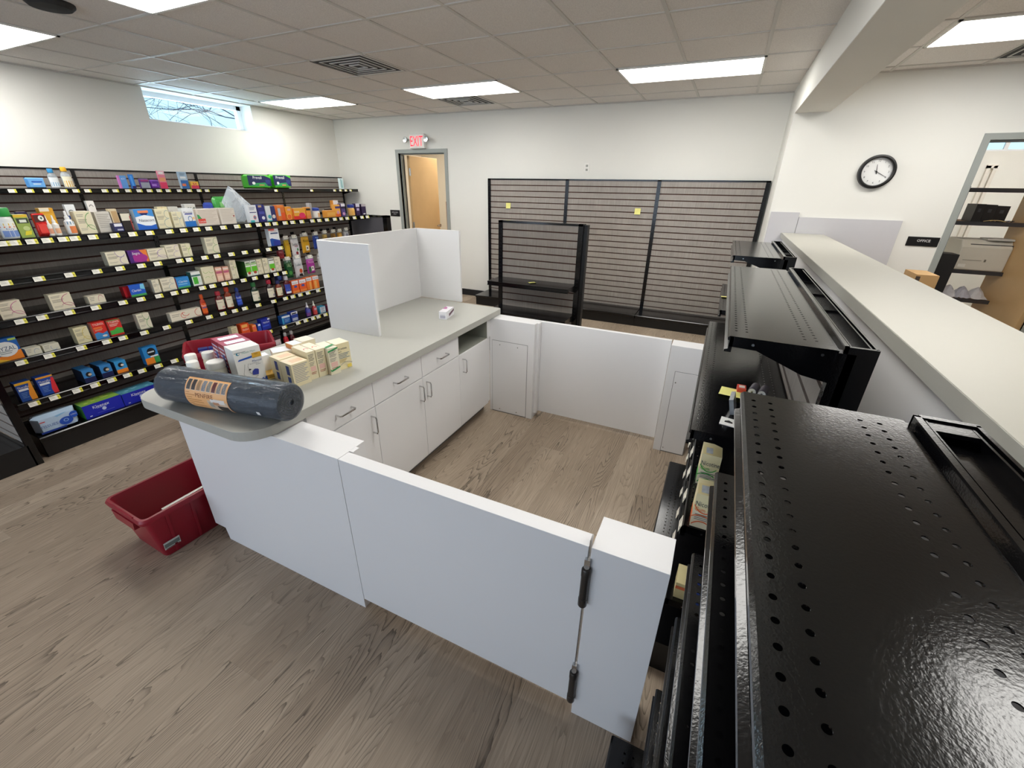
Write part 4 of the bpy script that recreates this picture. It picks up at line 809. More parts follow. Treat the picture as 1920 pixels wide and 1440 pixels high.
# ------------------------------------------------------------------ stock on the left shelving
ITEMS = [
('top',-5.870,1.998,1.608,0.134,0.089,'bag','wipes_pack','wipes pack','light blue wipes pack at the left end of the top wall shelf',0.06,'5C9FE0',[('r',.1,.1,.9,.9,'6FB0EC'),('r',.25,.55,.8,.68,'2C5CB8'),('r',.3,.35,.7,.45,'DCEBFA')],dict()),
('top',-5.870,2.165,1.608,0.074,0.169,'bottle','medicine_bottle','bottle','clear bottle with blue cap on the top wall shelf',0.04,'DDE6EA',[('r',.1,.1,.9,.5,'7FB4D6')],dict(cap='2E8FC8',lab='E9EFF2',kind='flat',trans=True)),
('top',-5.870,2.264,1.608,0.081,0.187,'bottle','medicine_bottle','bottle','clear bottle with yellow cap and yellow label on the top wall shelf',0.04,'E8D890',[('r',.1,.0,.9,.6,'E6B22A')],dict(cap='F0B428',lab='F1EBD0',kind='flat',trans=True)),
('top',-5.870,2.718,1.608,0.073,0.124,'carton','medicine_box','medicine box','pink and blue box on the top wall shelf, first right of the black upright',0.03,'C77AC0',[('r',.2,0,1,1,'5E9BE0'),('t','ICY',.6,.75,.12,.5,'F5F5F5')],dict()),
('top',-5.870,2.826,1.608,0.035,0.137,'carton','medicine_box','medicine box','narrow bright blue box on the top wall shelf',0.03,'2A7FD8',[('r',.1,.1,.6,.9,'4FA0F0'),('r',0,0,1,.18,'2A1C70')],dict()),
('top',-5.870,2.906,1.608,0.095,0.098,'bag','pad_pack','pad pack','dark purple and grey pad pack on the top wall shelf',0.04,'5E3A80',[('r',0,0,1,.62,'9AA0B0'),('r',.1,.72,.9,.9,'A03A80')],dict()),
('top',-5.870,3.008,1.608,0.092,0.089,'bag','pad_pack','pad pack','bright purple pad pack on the top wall shelf, left of the pink pouch',0.04,'7A3CB0',[('r',.1,.3,.6,.5,'B48AE0'),('r',.2,.65,.9,.8,'5A2490')],dict()),
('top',-5.870,3.105,1.608,0.072,0.182,'carton','pouch','pouch','tall pink pouch on the top wall shelf',0.02,'E4829A',[('r',0,.0,1,.35,'E23A68'),('r',.1,.4,.9,.62,'E8A070'),('r',0,.78,1,1,'EFC2CE'),('r',.2,.84,.8,.92,'FFFFFF')],dict()),
('top',-5.870,3.329,1.608,0.084,0.178,'carton','medicine_box','medicine box','tall pale blue and white box on the top wall shelf',0.04,'A9C4DA',[('r',0,.0,1,.5,'2F6DB4'),('r',.1,.15,.6,.3,'E07A50'),('r',.05,.6,.8,.72,'F0F5F8'),('l',.1,.8,.9,3,.05,'4A6E90')],dict()),
('top',-5.870,3.436,1.608,0.089,0.079,'carton','medicine_box','medicine box','small square yellow and red box on the top wall shelf',0.05,'E8B84A',[('r',0,0,1,.45,'D8385C'),('t','M',.5,.55,.5,.5,'D02050')],dict()),
('top',-5.870,4.154,1.608,0.382,0.173,'bag','underwear_pack','underwear pack','green and navy soft pack on the top wall shelf, left of its twin',0.16,'4CC02C',[('p',[(.02,.25),(.98,.2),(.98,.98),(.02,.98)],'1C2A58'),('p',[(.7,.98),(.98,.98),(.98,.75)],'5CD040'),('t','Prevail',.42,.80,.2,.45,'F4F8FA'),('p',[(.1,.2),(.8,.2),(.7,.45),(.3,.4)],'35A060'),('e',.25,.4,.06,.1,'E8EEF0'),('r',.72,.35,.9,.65,'2C3E80'),('r',.45,.24,.65,.3,'E8A050')],dict()),
('top',-5.870,4.545,1.608,0.313,0.183,'bag','underwear_pack','underwear pack','green and navy soft pack on the top wall shelf, right of its twin',0.16,'4CC02C',[('p',[(.02,.25),(.98,.2),(.98,.98),(.02,.98)],'1C2A58'),('p',[(.7,.98),(.98,.98),(.98,.75)],'5CD040'),('t','Prevail',.4,.80,.2,.5,'F4F8FA'),('p',[(.1,.2),(.8,.2),(.7,.45),(.3,.4)],'35A060'),('e',.25,.4,.06,.1,'E8EEF0'),('r',.7,.35,.9,.65,'2C3E80'),('r',.45,.24,.65,.3,'E8A050')],dict()),
('top',-5.870,5.782,1.608,0.084,0.162,'carton','medicine_box','medicine box','slim white and teal box at the right end of the top wall shelf',0.03,'D8ECEE',[('r',.3,.1,.45,.9,'3AA0A8'),('r',.6,.1,.7,.8,'58C0C0')],dict()),
('s2',-3.885,1.123,1.358,0.076,0.172,'bottle','lotion_bottle','bottle','white and yellow lotion bottle at the left end of the gondola top',0.05,'E9ECE8',[('r',0,.75,1,.9,'E8C23A'),('r',0,.62,1,.7,'E07A3A'),('r',.05,.0,.95,.42,'7A96D0'),('t','Dry',.5,.52,.14,.4,'4A64A8')],dict(cap='2E9A48',lab='EDEFEA',kind='jar')),
('s2',-3.885,1.198,1.358,0.062,0.132,'carton','medicine_box','medicine box','green box with yellow top band on the gondola top',0.05,'9DB45A',[('r',0,.88,1,1,'E8C23A'),('r',.1,.62,.95,.84,'3E4A38'),('r',.3,.66,.8,.78,'E8EEE0'),('p',[(.3,.1),(.8,.12),(.9,.3),(.45,.28)],'E4D83A'),('e',.6,.4,.25,.1,'C8D890')],dict()),
('s2',-3.985,1.253,1.358,0.046,0.141,'carton','medicine_box','medicine box','dark navy box standing behind the green box on the gondola top',0.04,'2A2450',[('r',.1,.7,.9,.9,'C8C8B8')],dict()),
('s2',-3.885,1.281,1.358,0.060,0.134,'bag','pouch','pouch','red pouch with white flower print on the gondola top',0.03,'E02828',[('p',[(.0,.62),(1,.66),(1,1),(0,1)],'5A2A28'),('e',.6,.8,.22,.12,'F2F2EA'),('e',.62,.80,.08,.05,'3A6A50'),('r',.2,.15,.8,.55,'EC4840')],dict()),
('s2',-3.945,1.346,1.358,0.067,0.161,'carton','medicine_box','medicine box','golden yellow box standing behind the nasal sprays',0.05,'DDA32C',[('r',0,.88,.7,1,'EDE6D0'),('r',.1,.1,.9,.8,'E8B43A')],dict()),
('s2',-3.885,1.328,1.358,0.029,0.122,'bottle','nasal_spray','spray bottle','white nasal spray bottle with orange print, left of its pair',0.04,'EFEDE6',[('r',.2,.1,.9,.6,'E0A080')],dict(cap='F2F2EE',lab='F0EDE4',kind='spray')),
('s2',-3.885,1.357,1.358,0.036,0.121,'bottle','nasal_spray','spray bottle','white nasal spray bottle with orange print, right of its pair',0.04,'EFEDE6',[('r',.2,.1,.9,.6,'E8B48C')],dict(cap='F2F2EE',lab='F0EDE4',kind='spray')),
('s2',-3.885,1.422,1.358,0.053,0.144,'bottle','nasal_spray','spray bottle','white nasal spray bottle with blue and orange label before the big cream box',0.04,'EEF0F0',[('r',0,.75,1,1,'2E7EA8'),('r',.3,.0,1,.6,'E88850')],dict(cap='F4F4F2',lab='EEF0F0',kind='spray')),
('s2',-3.975,1.487,1.358,0.052,0.178,'carton','tube','tube','white upside-down tube standing behind the blue and orange nasal spray',0.025,'E6EAEE',[('r',0,.5,1,.62,'3C5CA8'),('a',.5,.7,.3,.12,20,160,.2,'3A4A3A'),('r',.3,.66,.7,.70,'3A4A3A')],dict()),
('s2',-4.005,1.620,1.358,0.044,0.197,'carton','tube','tube','white tube with salmon band standing at the back of the gondola top',0.025,'E9E6E2',[('r',0,.3,1,.62,'D89A80'),('a',.5,.78,.3,.1,20,160,.2,'3A3A3A')],dict()),
('s2',-3.885,1.487,1.358,0.090,0.138,'carton','medicine_box','medicine box','large cream box with green swirl on the gondola top',0.06,'E6DEC0',cream('4E9A48',seed=0),dict()),
('s2',-3.925,1.609,1.358,0.091,0.129,'carton','medicine_box','medicine box','pale grey box turned backwards on the gondola top',0.05,'D3CFC6',[('l',.1,.9,.85,8,.09,'A9A59C')],dict()),
('s2',-3.925,1.694,1.358,0.048,0.146,'carton','medicine_box','medicine box','tan box with brown print beside the backwards grey box',0.03,'D8C9A6',[('r',.25,.1,.95,.9,'BE9F72'),('r',.35,.2,.85,.35,'7A5A38')],dict()),
('s2',-3.885,1.675,1.358,0.058,0.054,'carton','pill_pack','medicine box','low navy and white pack in front of the tan box',0.05,'2C3060',[('r',.1,.6,.9,.95,'E8E8EE'),('r',.3,.1,.9,.3,'B0B4C8')],dict()),
('s2',-3.915,1.750,1.358,0.057,0.120,'carton','medicine_box','medicine box','cream and black box with red edge beside the bright blue and white box',0.05,'2E2A26',[('r',0,.55,1,.95,'E2DCC8'),('r',.9,0,1,.8,'B03A38')],dict()),
('s2',-3.885,1.823,1.358,0.123,0.139,'carton','medicine_box','medicine box','large blue and white allergy box on the gondola top',0.05,'3F8ED6',[('p',[(0,.0),(1,.0),(1,.25),(.7,.18),(.4,.2),(0,.34)],'1D5FC2'),('p',[(0,.34),(.4,.2),(.7,.18),(1,.25),(1,.62),(.5,.72),(0,.62)],'EDF2F6'),('r',.2,.82,.75,.94,'E88A5C'),('p',[(.25,.82),(.72,.82),(.62,.72),(.36,.72)],'1C2C6C'),('t','Nasacort',.55,.46,.14,.8,'2C3A58')],dict(side='BFD4E4')),
('s2',-3.885,1.958,1.358,0.094,0.135,'carton','medicine_box','medicine box','cream box with blue swirl right of the blue and white allergy box',0.05,'E2DAB8',cream('6E97A0',seed=2),dict(side='A8A48C')),
('s2',-3.885,2.067,1.358,0.072,0.112,'carton','medicine_box','medicine box','small cream box with pale blue swirl on the gondola top',0.05,'E2DCBC',cream('9AB4C0',seed=1),dict()),
('s2',-3.995,2.039,1.358,0.070,0.147,'carton','medicine_box','medicine box','cream box with orange curl at the back of the gondola top',0.04,'DED2AC',cream('C88858',seed=1),dict()),
('s2',-3.995,2.113,1.358,0.073,0.145,'carton','medicine_box','medicine box','greyish box with black print at the back of the gondola top',0.04,'C9C7C0',[('t','Nose',.5,.7,.2,.8,'555555')],dict()),
('s2',-3.995,2.239,1.358,0.086,0.161,'carton','medicine_box','medicine box','grey box with large letters behind the white and blue cold box',0.04,'C6C6C2',[('t','SM',.55,.75,.22,.7,'4A5A50')],dict()),
('s2',-3.885,2.150,1.358,0.084,0.136,'carton','medicine_box','medicine box','white cold-medicine box with bright blue foot on the gondola top',0.05,'E6EAEC',[('r',0,0,1,.3,'1E6EC0'),('t','Mucinex',.5,.78,.1,.85,'3A3A5A'),('r',.15,.66,.85,.72,'3A4AA0'),('e',.55,.42,.18,.14,'E8ECF0'),('a',.55,.42,.2,.16,0,360,.25,'3A6EA8'),('e',.85,.45,.12,.08,'ECC890')],dict()),
('s2',-3.885,2.251,1.358,0.172,0.125,'carton','display_carton','display carton','pale carton with red and green print in a clear tray on the gondola top',0.1,'D9CFC2',[('l',.1,.95,.9,9,.09,'C6BAAC'),('r',.02,.15,.36,.42,'D8443A'),('p',[(.02,.42),(.2,.42),(.1,.66),(.02,.7)],'3E9A58'),('t','Coricidin',.2,.26,.1,.3,'F2E6E0')],dict()),
('s2',-3.885,2.438,1.358,0.134,0.126,'carton','display_carton','display carton','plain pale carton with printed lines beside the plastic bag',0.1,'D9D2C6',[('l',.1,.95,.9,9,.09,'C4BCB0'),('r',.85,.45,.95,.55,'9A4A48')],dict()),
('s2',-4.015,2.496,1.358,0.159,0.213,'bag','wipes_pack','wipes pack','green and teal wipes pack at the back of the gondola top',0.05,'4DAA52',[('r',0,0,1,.4,'2C86A8'),('r',.3,.6,.7,.8,'8FD080')],dict()),
('s2',-4.015,2.418,1.358,0.073,0.168,'bag','wipes_pack','wipes pack','blue and white wipes pack behind the pale cartons',0.05,'3A50B0',[('r',.1,0,1,.4,'D8DCF0')],dict()),
('s2',-3.885,2.703,1.358,0.080,0.144,'carton','medicine_box','medicine box','tall white box with blue and teal logo right of the plastic bag',0.05,'E6EAEE',[('r',.1,.55,.9,.6,'2C3A78'),('l',.15,.85,.85,3,.06,'4A5A88'),('e',.6,.28,.18,.12,'D86A7A'),('e',.6,.28,.1,.07,'3A9AB0'),('r',0,0,.5,.12,'48B8C0')],dict()),
('s2',-3.885,2.797,1.358,0.066,0.146,'carton','medicine_box','medicine box','narrow navy box beside the tall white box on the gondola top',0.05,'2A2C78',[('e',.6,.22,.25,.1,'E8E8F0'),('r',.1,.45,.9,.6,'4A50A8'),('r',.1,.84,.6,.96,'C9B088')],dict()),
('s2',-3.885,2.873,1.358,0.098,0.130,'carton','medicine_box','medicine box','white and navy box with two round logos on the gondola top',0.05,'DCE0E4',[('r',.5,.0,1,1,'2C346C'),('e',.3,.3,.18,.13,'48A8B8'),('e',.75,.3,.18,.13,'E4D8D0'),('r',0,.0,.5,.06,'48C0C0')],dict()),
('s2',-3.885,2.995,1.358,0.078,0.136,'carton','medicine_box','medicine box','orange box with grey panel and orange cap band on the gondola top',0.05,'E07834',[('r',0,.86,.9,1,'EE8A3C'),('r',.05,.3,.4,.8,'BFC4CC'),('r',.45,0,1,.5,'E85C28')],dict()),
('s2',-3.885,3.083,1.358,0.068,0.119,'carton','medicine_box','medicine box','orange box with yellow ring print on the gondola top',0.05,'F0A030',[('r',0,0,1,.4,'EE6A28'),('a',.5,.25,.4,.25,0,360,.2,'F4C060'),('r',.3,.7,.8,.85,'E8B0A8')],dict()),
('s2',-3.885,3.164,1.358,0.148,0.102,'carton','medicine_box','medicine box','red and yellow fruit-print vitamin box on the gondola top',0.05,'EFAE3A',[('r',0,0,1,.3,'E2352E'),('e',.7,.35,.25,.25,'E8386A'),('r',.1,.6,.5,.75,'F2D0A0'),('r',0,0,.05,1,'E83A28')],dict()),
('s2',-3.885,3.324,1.358,0.053,0.107,'carton','medicine_box','medicine box','narrow orange box with black band beside the fruit-print box',0.05,'EBA040',[('r',0,.72,1,.9,'2A2420'),('r',0,0,1,.3,'E88850')],dict()),
('s2',-3.915,3.393,1.358,0.034,0.144,'carton','medicine_box','medicine box','tall slim grey box behind the narrow orange box',0.04,'B9B9BC',[('l',.2,.8,.9,4,.05,'A0A0A4')],dict()),
('s2',-3.885,3.425,1.358,0.077,0.098,'bottle','vitamin_bottle','bottle','white vitamin bottle with blue cap on the gondola top',0.05,'EEEDE8',[('r',.4,0,1,.9,'E6A030')],dict(cap='2C4CB0',lab='F0EEE8',kind='jar')),
('s2',-3.885,3.578,1.358,0.134,0.067,'carton','medicine_box','medicine box','low orange vitamin box with black header on the gondola top',0.06,'EBA03C',[('r',.1,.2,.9,.7,'F0B458')],dict()),
('s2',-3.955,3.639,1.358,0.090,0.079,'carton','box_header','medicine box','small black display header above the low orange vitamin box',0.02,'2A2422',[('t','Airborne',.5,.4,.5,.8,'E8E8E0')],dict()),
('s2',-3.955,3.759,1.358,0.071,0.162,'carton','medicine_box','medicine box','white-topped orange vitamin carton behind the orange and purple one',0.05,'E89A3A',[('r',0,.75,1,1,'ECEAEC'),('r',.1,.68,.9,.76,'B0B0B8')],dict()),
('s2',-3.885,3.709,1.358,0.070,0.122,'carton','medicine_box','medicine box','orange vitamin box with purple lettering band',0.05,'F0B050',[('r',0,.68,1,.86,'4A3A78'),('r',0,0,1,.25,'E86A30'),('e',.5,.35,.25,.15,'D89AB0')],dict()),
('s2',-3.885,3.797,1.358,0.058,0.130,'carton','medicine_box','medicine box','purple vitamin box with white top on the gondola top',0.05,'5A4A88',[('r',0,.78,1,1,'E8E6EC'),('r',0,.6,1,.76,'2A2440'),('e',.5,.2,.3,.12,'D8A0C8')],dict()),
('s2',-3.885,3.927,1.358,0.076,0.116,'bottle','vitamin_bottle','bottle','orange vitamin bottle with blue cap near the right end of the gondola top',0.05,'F0C070',[('r',0,.2,1,.8,'E69A2C')],dict(cap='2A40A0',lab='EDB860',kind='jar')),
('s2',-3.885,4.018,1.358,0.061,0.125,'carton','medicine_box','medicine box','dark purple box with white lid, left of the last pair on the gondola top',0.05,'3A2450',[('r',0,.72,1,1,'D8D4E4'),('r',.2,.4,.8,.6,'C8B8D8')],dict()),
('s2',-3.885,4.107,1.358,0.071,0.117,'carton','medicine_box','medicine box','dark purple box at the right end of the gondola top',0.05,'32224A',[('r',0,.78,1,1,'B8B0B4'),('r',.3,.05,.8,.15,'E8E8E8')],dict()),
('s3',-3.885,1.570,1.137,0.120,0.090,'carton','medicine_box','medicine box','wide cream box with purple swirl, leftmost on the second gondola shelf',0.06,'E6DFC6',cream('9C86B8',seed=1),dict()),
('s3',-3.885,1.701,1.137,0.122,0.085,'carton','medicine_box','medicine box','purple and orange allergy box between two wide cream boxes',0.05,'7A2A90',[('p',[(.6,1),(1,1),(1,0),(.85,0),(.9,.4)],'E8823A'),('e',.55,.35,.42,.34,'A8308E'),('t','Allegra',.35,.72,.28,.5,'F4F0F4'),('r',0,0,.2,1,'4A2478')],dict(side='4A2A70')),
('s3',-3.885,1.826,1.137,0.122,0.083,'carton','medicine_box','medicine box','wide cream box with purple curls right of the purple allergy box',0.06,'E6DFC6',cream('9C7EB8',seed=0),dict(side='D9CDB4')),
('s3',-3.885,1.952,1.137,0.098,0.098,'carton','medicine_box','medicine box','squarish cream box with purple curls on the second gondola shelf',0.06,'E6DFC6',cream('A690BC',seed=2),dict()),
('s3',-3.885,2.067,1.137,0.071,0.097,'carton','medicine_box','medicine box','cream box with green curl on the second gondola shelf',0.05,'E4DEC0',cream('9ABF50',seed=1),dict()),
('s3',-3.885,2.259,1.137,0.103,0.128,'carton','medicine_box','medicine box','tall cream box with green curl standing alone on the second gondola shelf',0.05,'E4DEC4',cream('5E9A48',seed=2),dict()),
('s3',-3.885,2.855,1.137,0.105,0.153,'carton','medicine_box','medicine box','white and blue box standing at the right end of the second gondola shelf',0.05,'E8ECF0',[('p',[(0,0),(1,0),(1,.3),(.2,.45),(0,.42)],'1B50A8'),('r',.3,.0,1,.3,'2B3A98'),('r',0,.9,.6,1,'D85A50'),('r',.15,.7,.9,.77,'2C4A78'),('l',.2,.8,.85,1,.05,'C05050')],dict()),
('s4',-3.885,0.956,0.902,0.106,0.104,'carton','medicine_box','medicine box','cream box with pink curls cut by the left edge of the photo',0.06,'E8DFC8',cream('C86A9A',seed=0),dict()),
('s4',-3.885,1.195,0.902,0.110,0.102,'carton','medicine_box','medicine box','cream box with dark pink loops on the third gondola shelf',0.06,'E8E0C6',cream('B84A78',seed=0),dict()),
('s4',-3.885,1.385,0.902,0.094,0.052,'carton','medicine_box','medicine box','low cream box with pink curl lying on the third gondola shelf',0.06,'E6DEC6',[('l',.08,.4,.8,3,.2,'9A9484'),('a',.75,.4,.18,.6,20,200,.1,'C0607E')],dict()),
('s4',-3.920,1.612,0.902,0.014,0.071,'carton','medicine_box','medicine box','red-sided box behind the blue allergy box on the third gondola shelf',0.05,'B02028',[('r',0,0,1,1,'B81E2A')],dict(group='red sided boxes behind the blue allergy box')),
('s4',-3.920,1.626,0.902,0.014,0.070,'carton','medicine_box','medicine box','red-sided box behind the blue allergy box on the third gondola shelf',0.05,'B02028',[('r',0,0,1,1,'B81E2A')],dict(group='red sided boxes behind the blue allergy box')),
('s4',-3.920,1.640,0.902,0.014,0.069,'carton','medicine_box','medicine box','red-sided box behind the blue allergy box on the third gondola shelf',0.05,'B02028',[('r',0,0,1,1,'B81E2A')],dict(group='red sided boxes behind the blue allergy box')),
('s4',-3.920,1.654,0.902,0.014,0.069,'carton','medicine_box','medicine box','red-sided box behind the blue allergy box on the third gondola shelf',0.05,'B02028',[('r',0,0,1,1,'B81E2A')],dict(group='red sided boxes behind the blue allergy box')),
('s4',-3.885,1.634,0.902,0.099,0.082,'carton','medicine_box','medicine box','blue allergy box with green foot in front of the red-sided boxes',0.03,'1F5CC8',[('r',0,0,1,.16,'4AA858'),('p',[(.7,.6),(1,.5),(1,1),(.75,1)],'7AC8E8'),('t','Claritin',.42,.5,.22,.6,'F2F6F8')],dict(side='B02028')),
('s4',-3.885,1.789,0.902,0.047,0.096,'carton','medicine_box','medicine box','narrow cream box at the left of the pair on the third gondola shelf',0.06,'E6DFC8',cream('9AA8A0',seed=1),dict()),
('s4',-3.885,1.847,0.902,0.101,0.094,'carton','medicine_box','medicine box','wider cream box at the right of the pair on the third gondola shelf',0.06,'E6DFC8',cream('8EA4B0',seed=2),dict()),
('s4',-3.885,1.957,0.902,0.096,0.083,'carton','medicine_box','medicine box','bright blue box with green base stripe right of the cream pair',0.05,'2C86D0',[('r',0,0,1,.12,'48A860'),('t','Claritin',.5,.6,.2,.7,'E8F0F4'),('r',.1,.3,.8,.4,'7AC0E8')],dict(side='C07088')),
('s4',-3.885,2.077,0.902,0.073,0.110,'carton','medicine_box','medicine box','white box with bright green square on the third gondola shelf',0.06,'E8ECE8',[('r',.1,.1,.6,.62,'48B038'),('r',0,.66,1,.78,'3A6E68'),('r',.6,.2,.95,.5,'D8E4D8')],dict(side='3E7A70')),
('s4',-3.885,2.166,0.902,0.104,0.135,'carton','medicine_box','medicine box','big cream box with four green curls on the third gondola shelf',0.08,'E4DDBE',[('a',.3,.75,.2,.14,180,330,.14,'8EB450'),('a',.75,.72,.2,.14,180,330,.14,'8EB450'),('a',.35,.3,.2,.12,20,160,.14,'8EB450'),('a',.8,.3,.15,.12,60,250,.14,'8EB450')],dict()),
('s4',-3.885,2.280,0.902,0.052,0.118,'carton','medicine_box','medicine box','salmon striped box, left of the pink twins on the third gondola shelf',0.06,'E8B8A0',[('r',0,.55,1,.72,'C0607A'),('r',0,.82,1,.9,'F0E6DC'),('r',.1,.1,.9,.4,'F0CFB8')],dict()),
('s4',-3.885,2.344,0.902,0.049,0.114,'carton','medicine_box','medicine box','salmon striped box, right of the pink twins on the third gondola shelf',0.06,'E8B8A0',[('r',0,.55,1,.72,'C0607A'),('r',0,.82,1,.9,'F0E6DC'),('r',.1,.1,.9,.4,'F0CFB8')],dict()),
('s4',-3.885,2.414,0.902,0.056,0.159,'carton','medicine_box','medicine box','tallest cream box with green curls on the third gondola shelf',0.07,'E4DEC2',cream('8EB450',seed=1),dict()),
('s4',-3.885,2.552,0.902,0.048,0.130,'carton','medicine_box','medicine box','lime green and white box, left of the two joined lime boxes',0.14,'EDF0E8',[('r',0,.25,1,.62,'62C22C'),('e',.5,.2,.3,.1,'B04A30'),('r',0,.72,1,.85,'A8CC90'),('r',.1,.86,.9,.92,'4A6A3A')],dict(side='2E5A22')),
('s4',-3.885,2.607,0.902,0.054,0.132,'carton','medicine_box','medicine box','lime green and white box, right of the two joined lime boxes',0.14,'EDF0E8',[('r',0,.25,1,.62,'62C22C'),('e',.5,.2,.3,.1,'B04A30'),('r',0,.72,1,.85,'A8CC90'),('r',.1,.86,.9,.92,'4A6A3A')],dict()),
('s4',-3.885,2.668,0.902,0.050,0.134,'carton','medicine_box','medicine box','narrow cream box right after the joined lime boxes',0.08,'E6DFC4',cream('B0A070',seed=2),dict()),
('s4',-3.885,2.729,0.902,0.051,0.136,'carton','medicine_box','medicine box','narrow cream box left of the single lime box',0.08,'E6DFC4',cream('A8B070',seed=1),dict()),
('s4',-3.885,2.791,0.902,0.054,0.123,'carton','medicine_box','medicine box','single lime green and white box between cream boxes',0.08,'EDF0E8',[('r',0,.25,1,.62,'62C22C'),('e',.5,.2,.3,.1,'B04A30'),('r',0,.86,1,.93,'6A6A5A')],dict()),
('s4',-3.885,2.856,0.902,0.059,0.130,'carton','medicine_box','medicine box','narrow cream box at the right end of the third gondola shelf',0.08,'E6DFC4',cream('B09A8A',seed=0),dict()),
('s5',-3.885,0.843,0.655,0.127,0.137,'carton','medicine_box','medicine box','blue and orange allergy box at the left edge of the fourth gondola shelf',0.05,'1E64B8',[('p',[(0,0),(1,0),(1,.42),(.6,.3),(0,.2)],'EE8A2A'),('p',[(0,.0),(.5,.0),(.0,.18)],'F0C03A'),('e',.5,.52,.42,.34,'EDF1F2'),('t','XYZAL',.5,.55,.18,.72,'3A5A78'),('r',.7,.88,.98,.97,'B8D860'),('l',.25,.7,.4,2,.08,'8A98A0')],dict()),
('s5',-3.885,0.982,0.655,0.074,0.046,'carton','medicine_box','medicine box','low cream box with blue curl, left of two lying end to end',0.06,'DFDCC8',[('l',.08,.4,.8,3,.2,'A8A698'),('a',.7,.3,.2,.5,30,200,.12,'8AA0B8')],dict()),
('s5',-3.885,1.065,0.655,0.081,0.043,'carton','medicine_box','medicine box','low cream box with blue curl, right of two lying end to end',0.06,'DFDCC8',[('l',.08,.4,.8,3,.2,'A8A698'),('a',.65,.5,.2,.5,150,330,.12,'8AA0C0')],dict()),
('s5',-3.885,1.242,0.655,0.078,0.111,'carton','medicine_box','medicine box','pale yellow-cream box left of the two red boxes',0.06,'E2DAB2',cream('D8C45A',seed=0),dict()),
('s5',-3.885,1.344,0.655,0.076,0.120,'carton','medicine_box','medicine box','red box with blue wave, left of the two red boxes',0.05,'D8302A',[('t','TYLENOL',.5,.87,.12,.85,'F8F0E8'),('p',[(0,0),(1,0),(1,.4),(.6,.3),(.3,.42),(0,.36)],'3E8AC8'),('r',.05,.62,.7,.72,'F07A3A'),('l',.1,.7,.56,2,.06,'F0C0A0'),('e',.7,.15,.2,.06,'E8E0D8')],dict(side='E8A090')),
('s5',-3.885,1.433,0.655,0.079,0.115,'carton','medicine_box','medicine box','red box with green wave, right of the two red boxes',0.05,'D8302A',[('t','TYLENOL',.5,.86,.12,.85,'F8F0E8'),('p',[(0,.08),(1,.1),(1,.4),(.6,.5),(.3,.36),(0,.36)],'4AB04A'),('l',.1,.8,.72,3,.06,'F4D0C0'),('r',0,.95,1,1,'5A9A50')],dict(side='F0A8A0')),
('s5',-3.885,1.617,0.655,0.083,0.114,'carton','medicine_box','medicine box','cream box with green curls standing alone on the fourth gondola shelf',0.05,'E6E0C8',cream('4E9A48',seed=1),dict()),
('s5',-3.885,1.836,0.655,0.238,0.068,'carton','medicine_box','medicine box','long low cream box with red curls beside the orange bottle',0.05,'E8E0CC',[('l',.05,.3,.7,2,.2,'A8A090'),('a',.42,.5,.1,.35,60,300,.15,'D03A2E'),('a',.5,.7,.12,.35,150,330,.15,'D03A2E'),('a',.9,.5,.12,.45,90,300,.12,'C8483A')],dict()),
('s5',-3.885,2.089,0.655,0.046,0.167,'bottle','syrup_bottle','bottle','orange syrup bottle with orange cap and orange label',0.04,'B83A1E',[('r',0,0,1,.45,'F0802C'),('t','DayQuil',.5,.75,.2,.9,'F4F0E8'),('r',.1,.5,.9,.6,'4A5AA0')],dict(cap='E8601E',lab='E05A20',kind='flat')),
('s5',-3.885,2.221,0.655,0.071,0.165,'bottle','syrup_bottle','bottle','dark red syrup bottle with red cap and cream label',0.04,'6A1A1C',[('r',.1,.7,.6,.76,'B0A890'),('r',.5,.1,.9,.3,'D8A8A0')],dict(cap='C83A48',lab='E8E0C8',kind='flat')),
('s5',-3.885,2.305,0.655,0.065,0.187,'bottle','syrup_bottle','bottle','amber syrup bottle with orange-red cap and cream label',0.04,'8A3414',[('r',.1,.7,.6,.76,'B0A890'),('r',.5,.1,.9,.3,'D0B89A')],dict(cap='D84A2A',lab='E8E0C8',kind='flat')),
('s5',-3.885,2.399,0.655,0.052,0.165,'bottle','syrup_bottle','bottle','deep blue syrup bottle with blue cap and blue label',0.04,'16286A',[('t','NyQuil',.5,.78,.2,.9,'F0F4F8'),('r',.1,.35,.9,.55,'4A70D8'),('r',.1,.1,.9,.28,'3858C8')],dict(cap='1E3A88',lab='2040A8',kind='flat')),
('s5',-3.885,2.557,0.655,0.077,0.182,'bottle','syrup_bottle','bottle','dark green syrup bottle with green cap and cream label',0.04,'143020',[('r',.1,.7,.6,.76,'B0A890'),('r',.6,.1,.9,.35,'9AA890')],dict(cap='2E7A40',lab='E8E2CC',kind='flat')),
('s5',-3.885,2.719,0.655,0.075,0.179,'bottle','syrup_bottle','bottle','dark syrup bottle with bright red cap and cream label',0.04,'30161A',[('r',.1,.7,.6,.76,'B0A890'),('r',.6,.1,.9,.35,'9A90A0')],dict(cap='D0304A',lab='E8E2CC',kind='flat')),
('s5',-3.885,2.816,0.655,0.068,0.157,'bottle','syrup_bottle','bottle','amber syrup bottle with navy cap and cream label',0.04,'7A2C12',[('r',.1,.7,.6,.76,'B0A890'),('r',.5,.1,.9,.3,'B8A890')],dict(cap='28306A',lab='E8E0C0',kind='flat')),
('s5',-3.885,2.914,0.655,0.071,0.183,'bottle','syrup_bottle','bottle','dark red syrup bottle with white cap and blue label',0.04,'60161C',[('r',0,.55,1,.95,'2A3E98'),('r',0,.3,1,.5,'5A70D0'),('r',.1,.02,.9,.22,'E8E8EE')],dict(cap='E0DCE4',lab='3A50B0',kind='flat')),
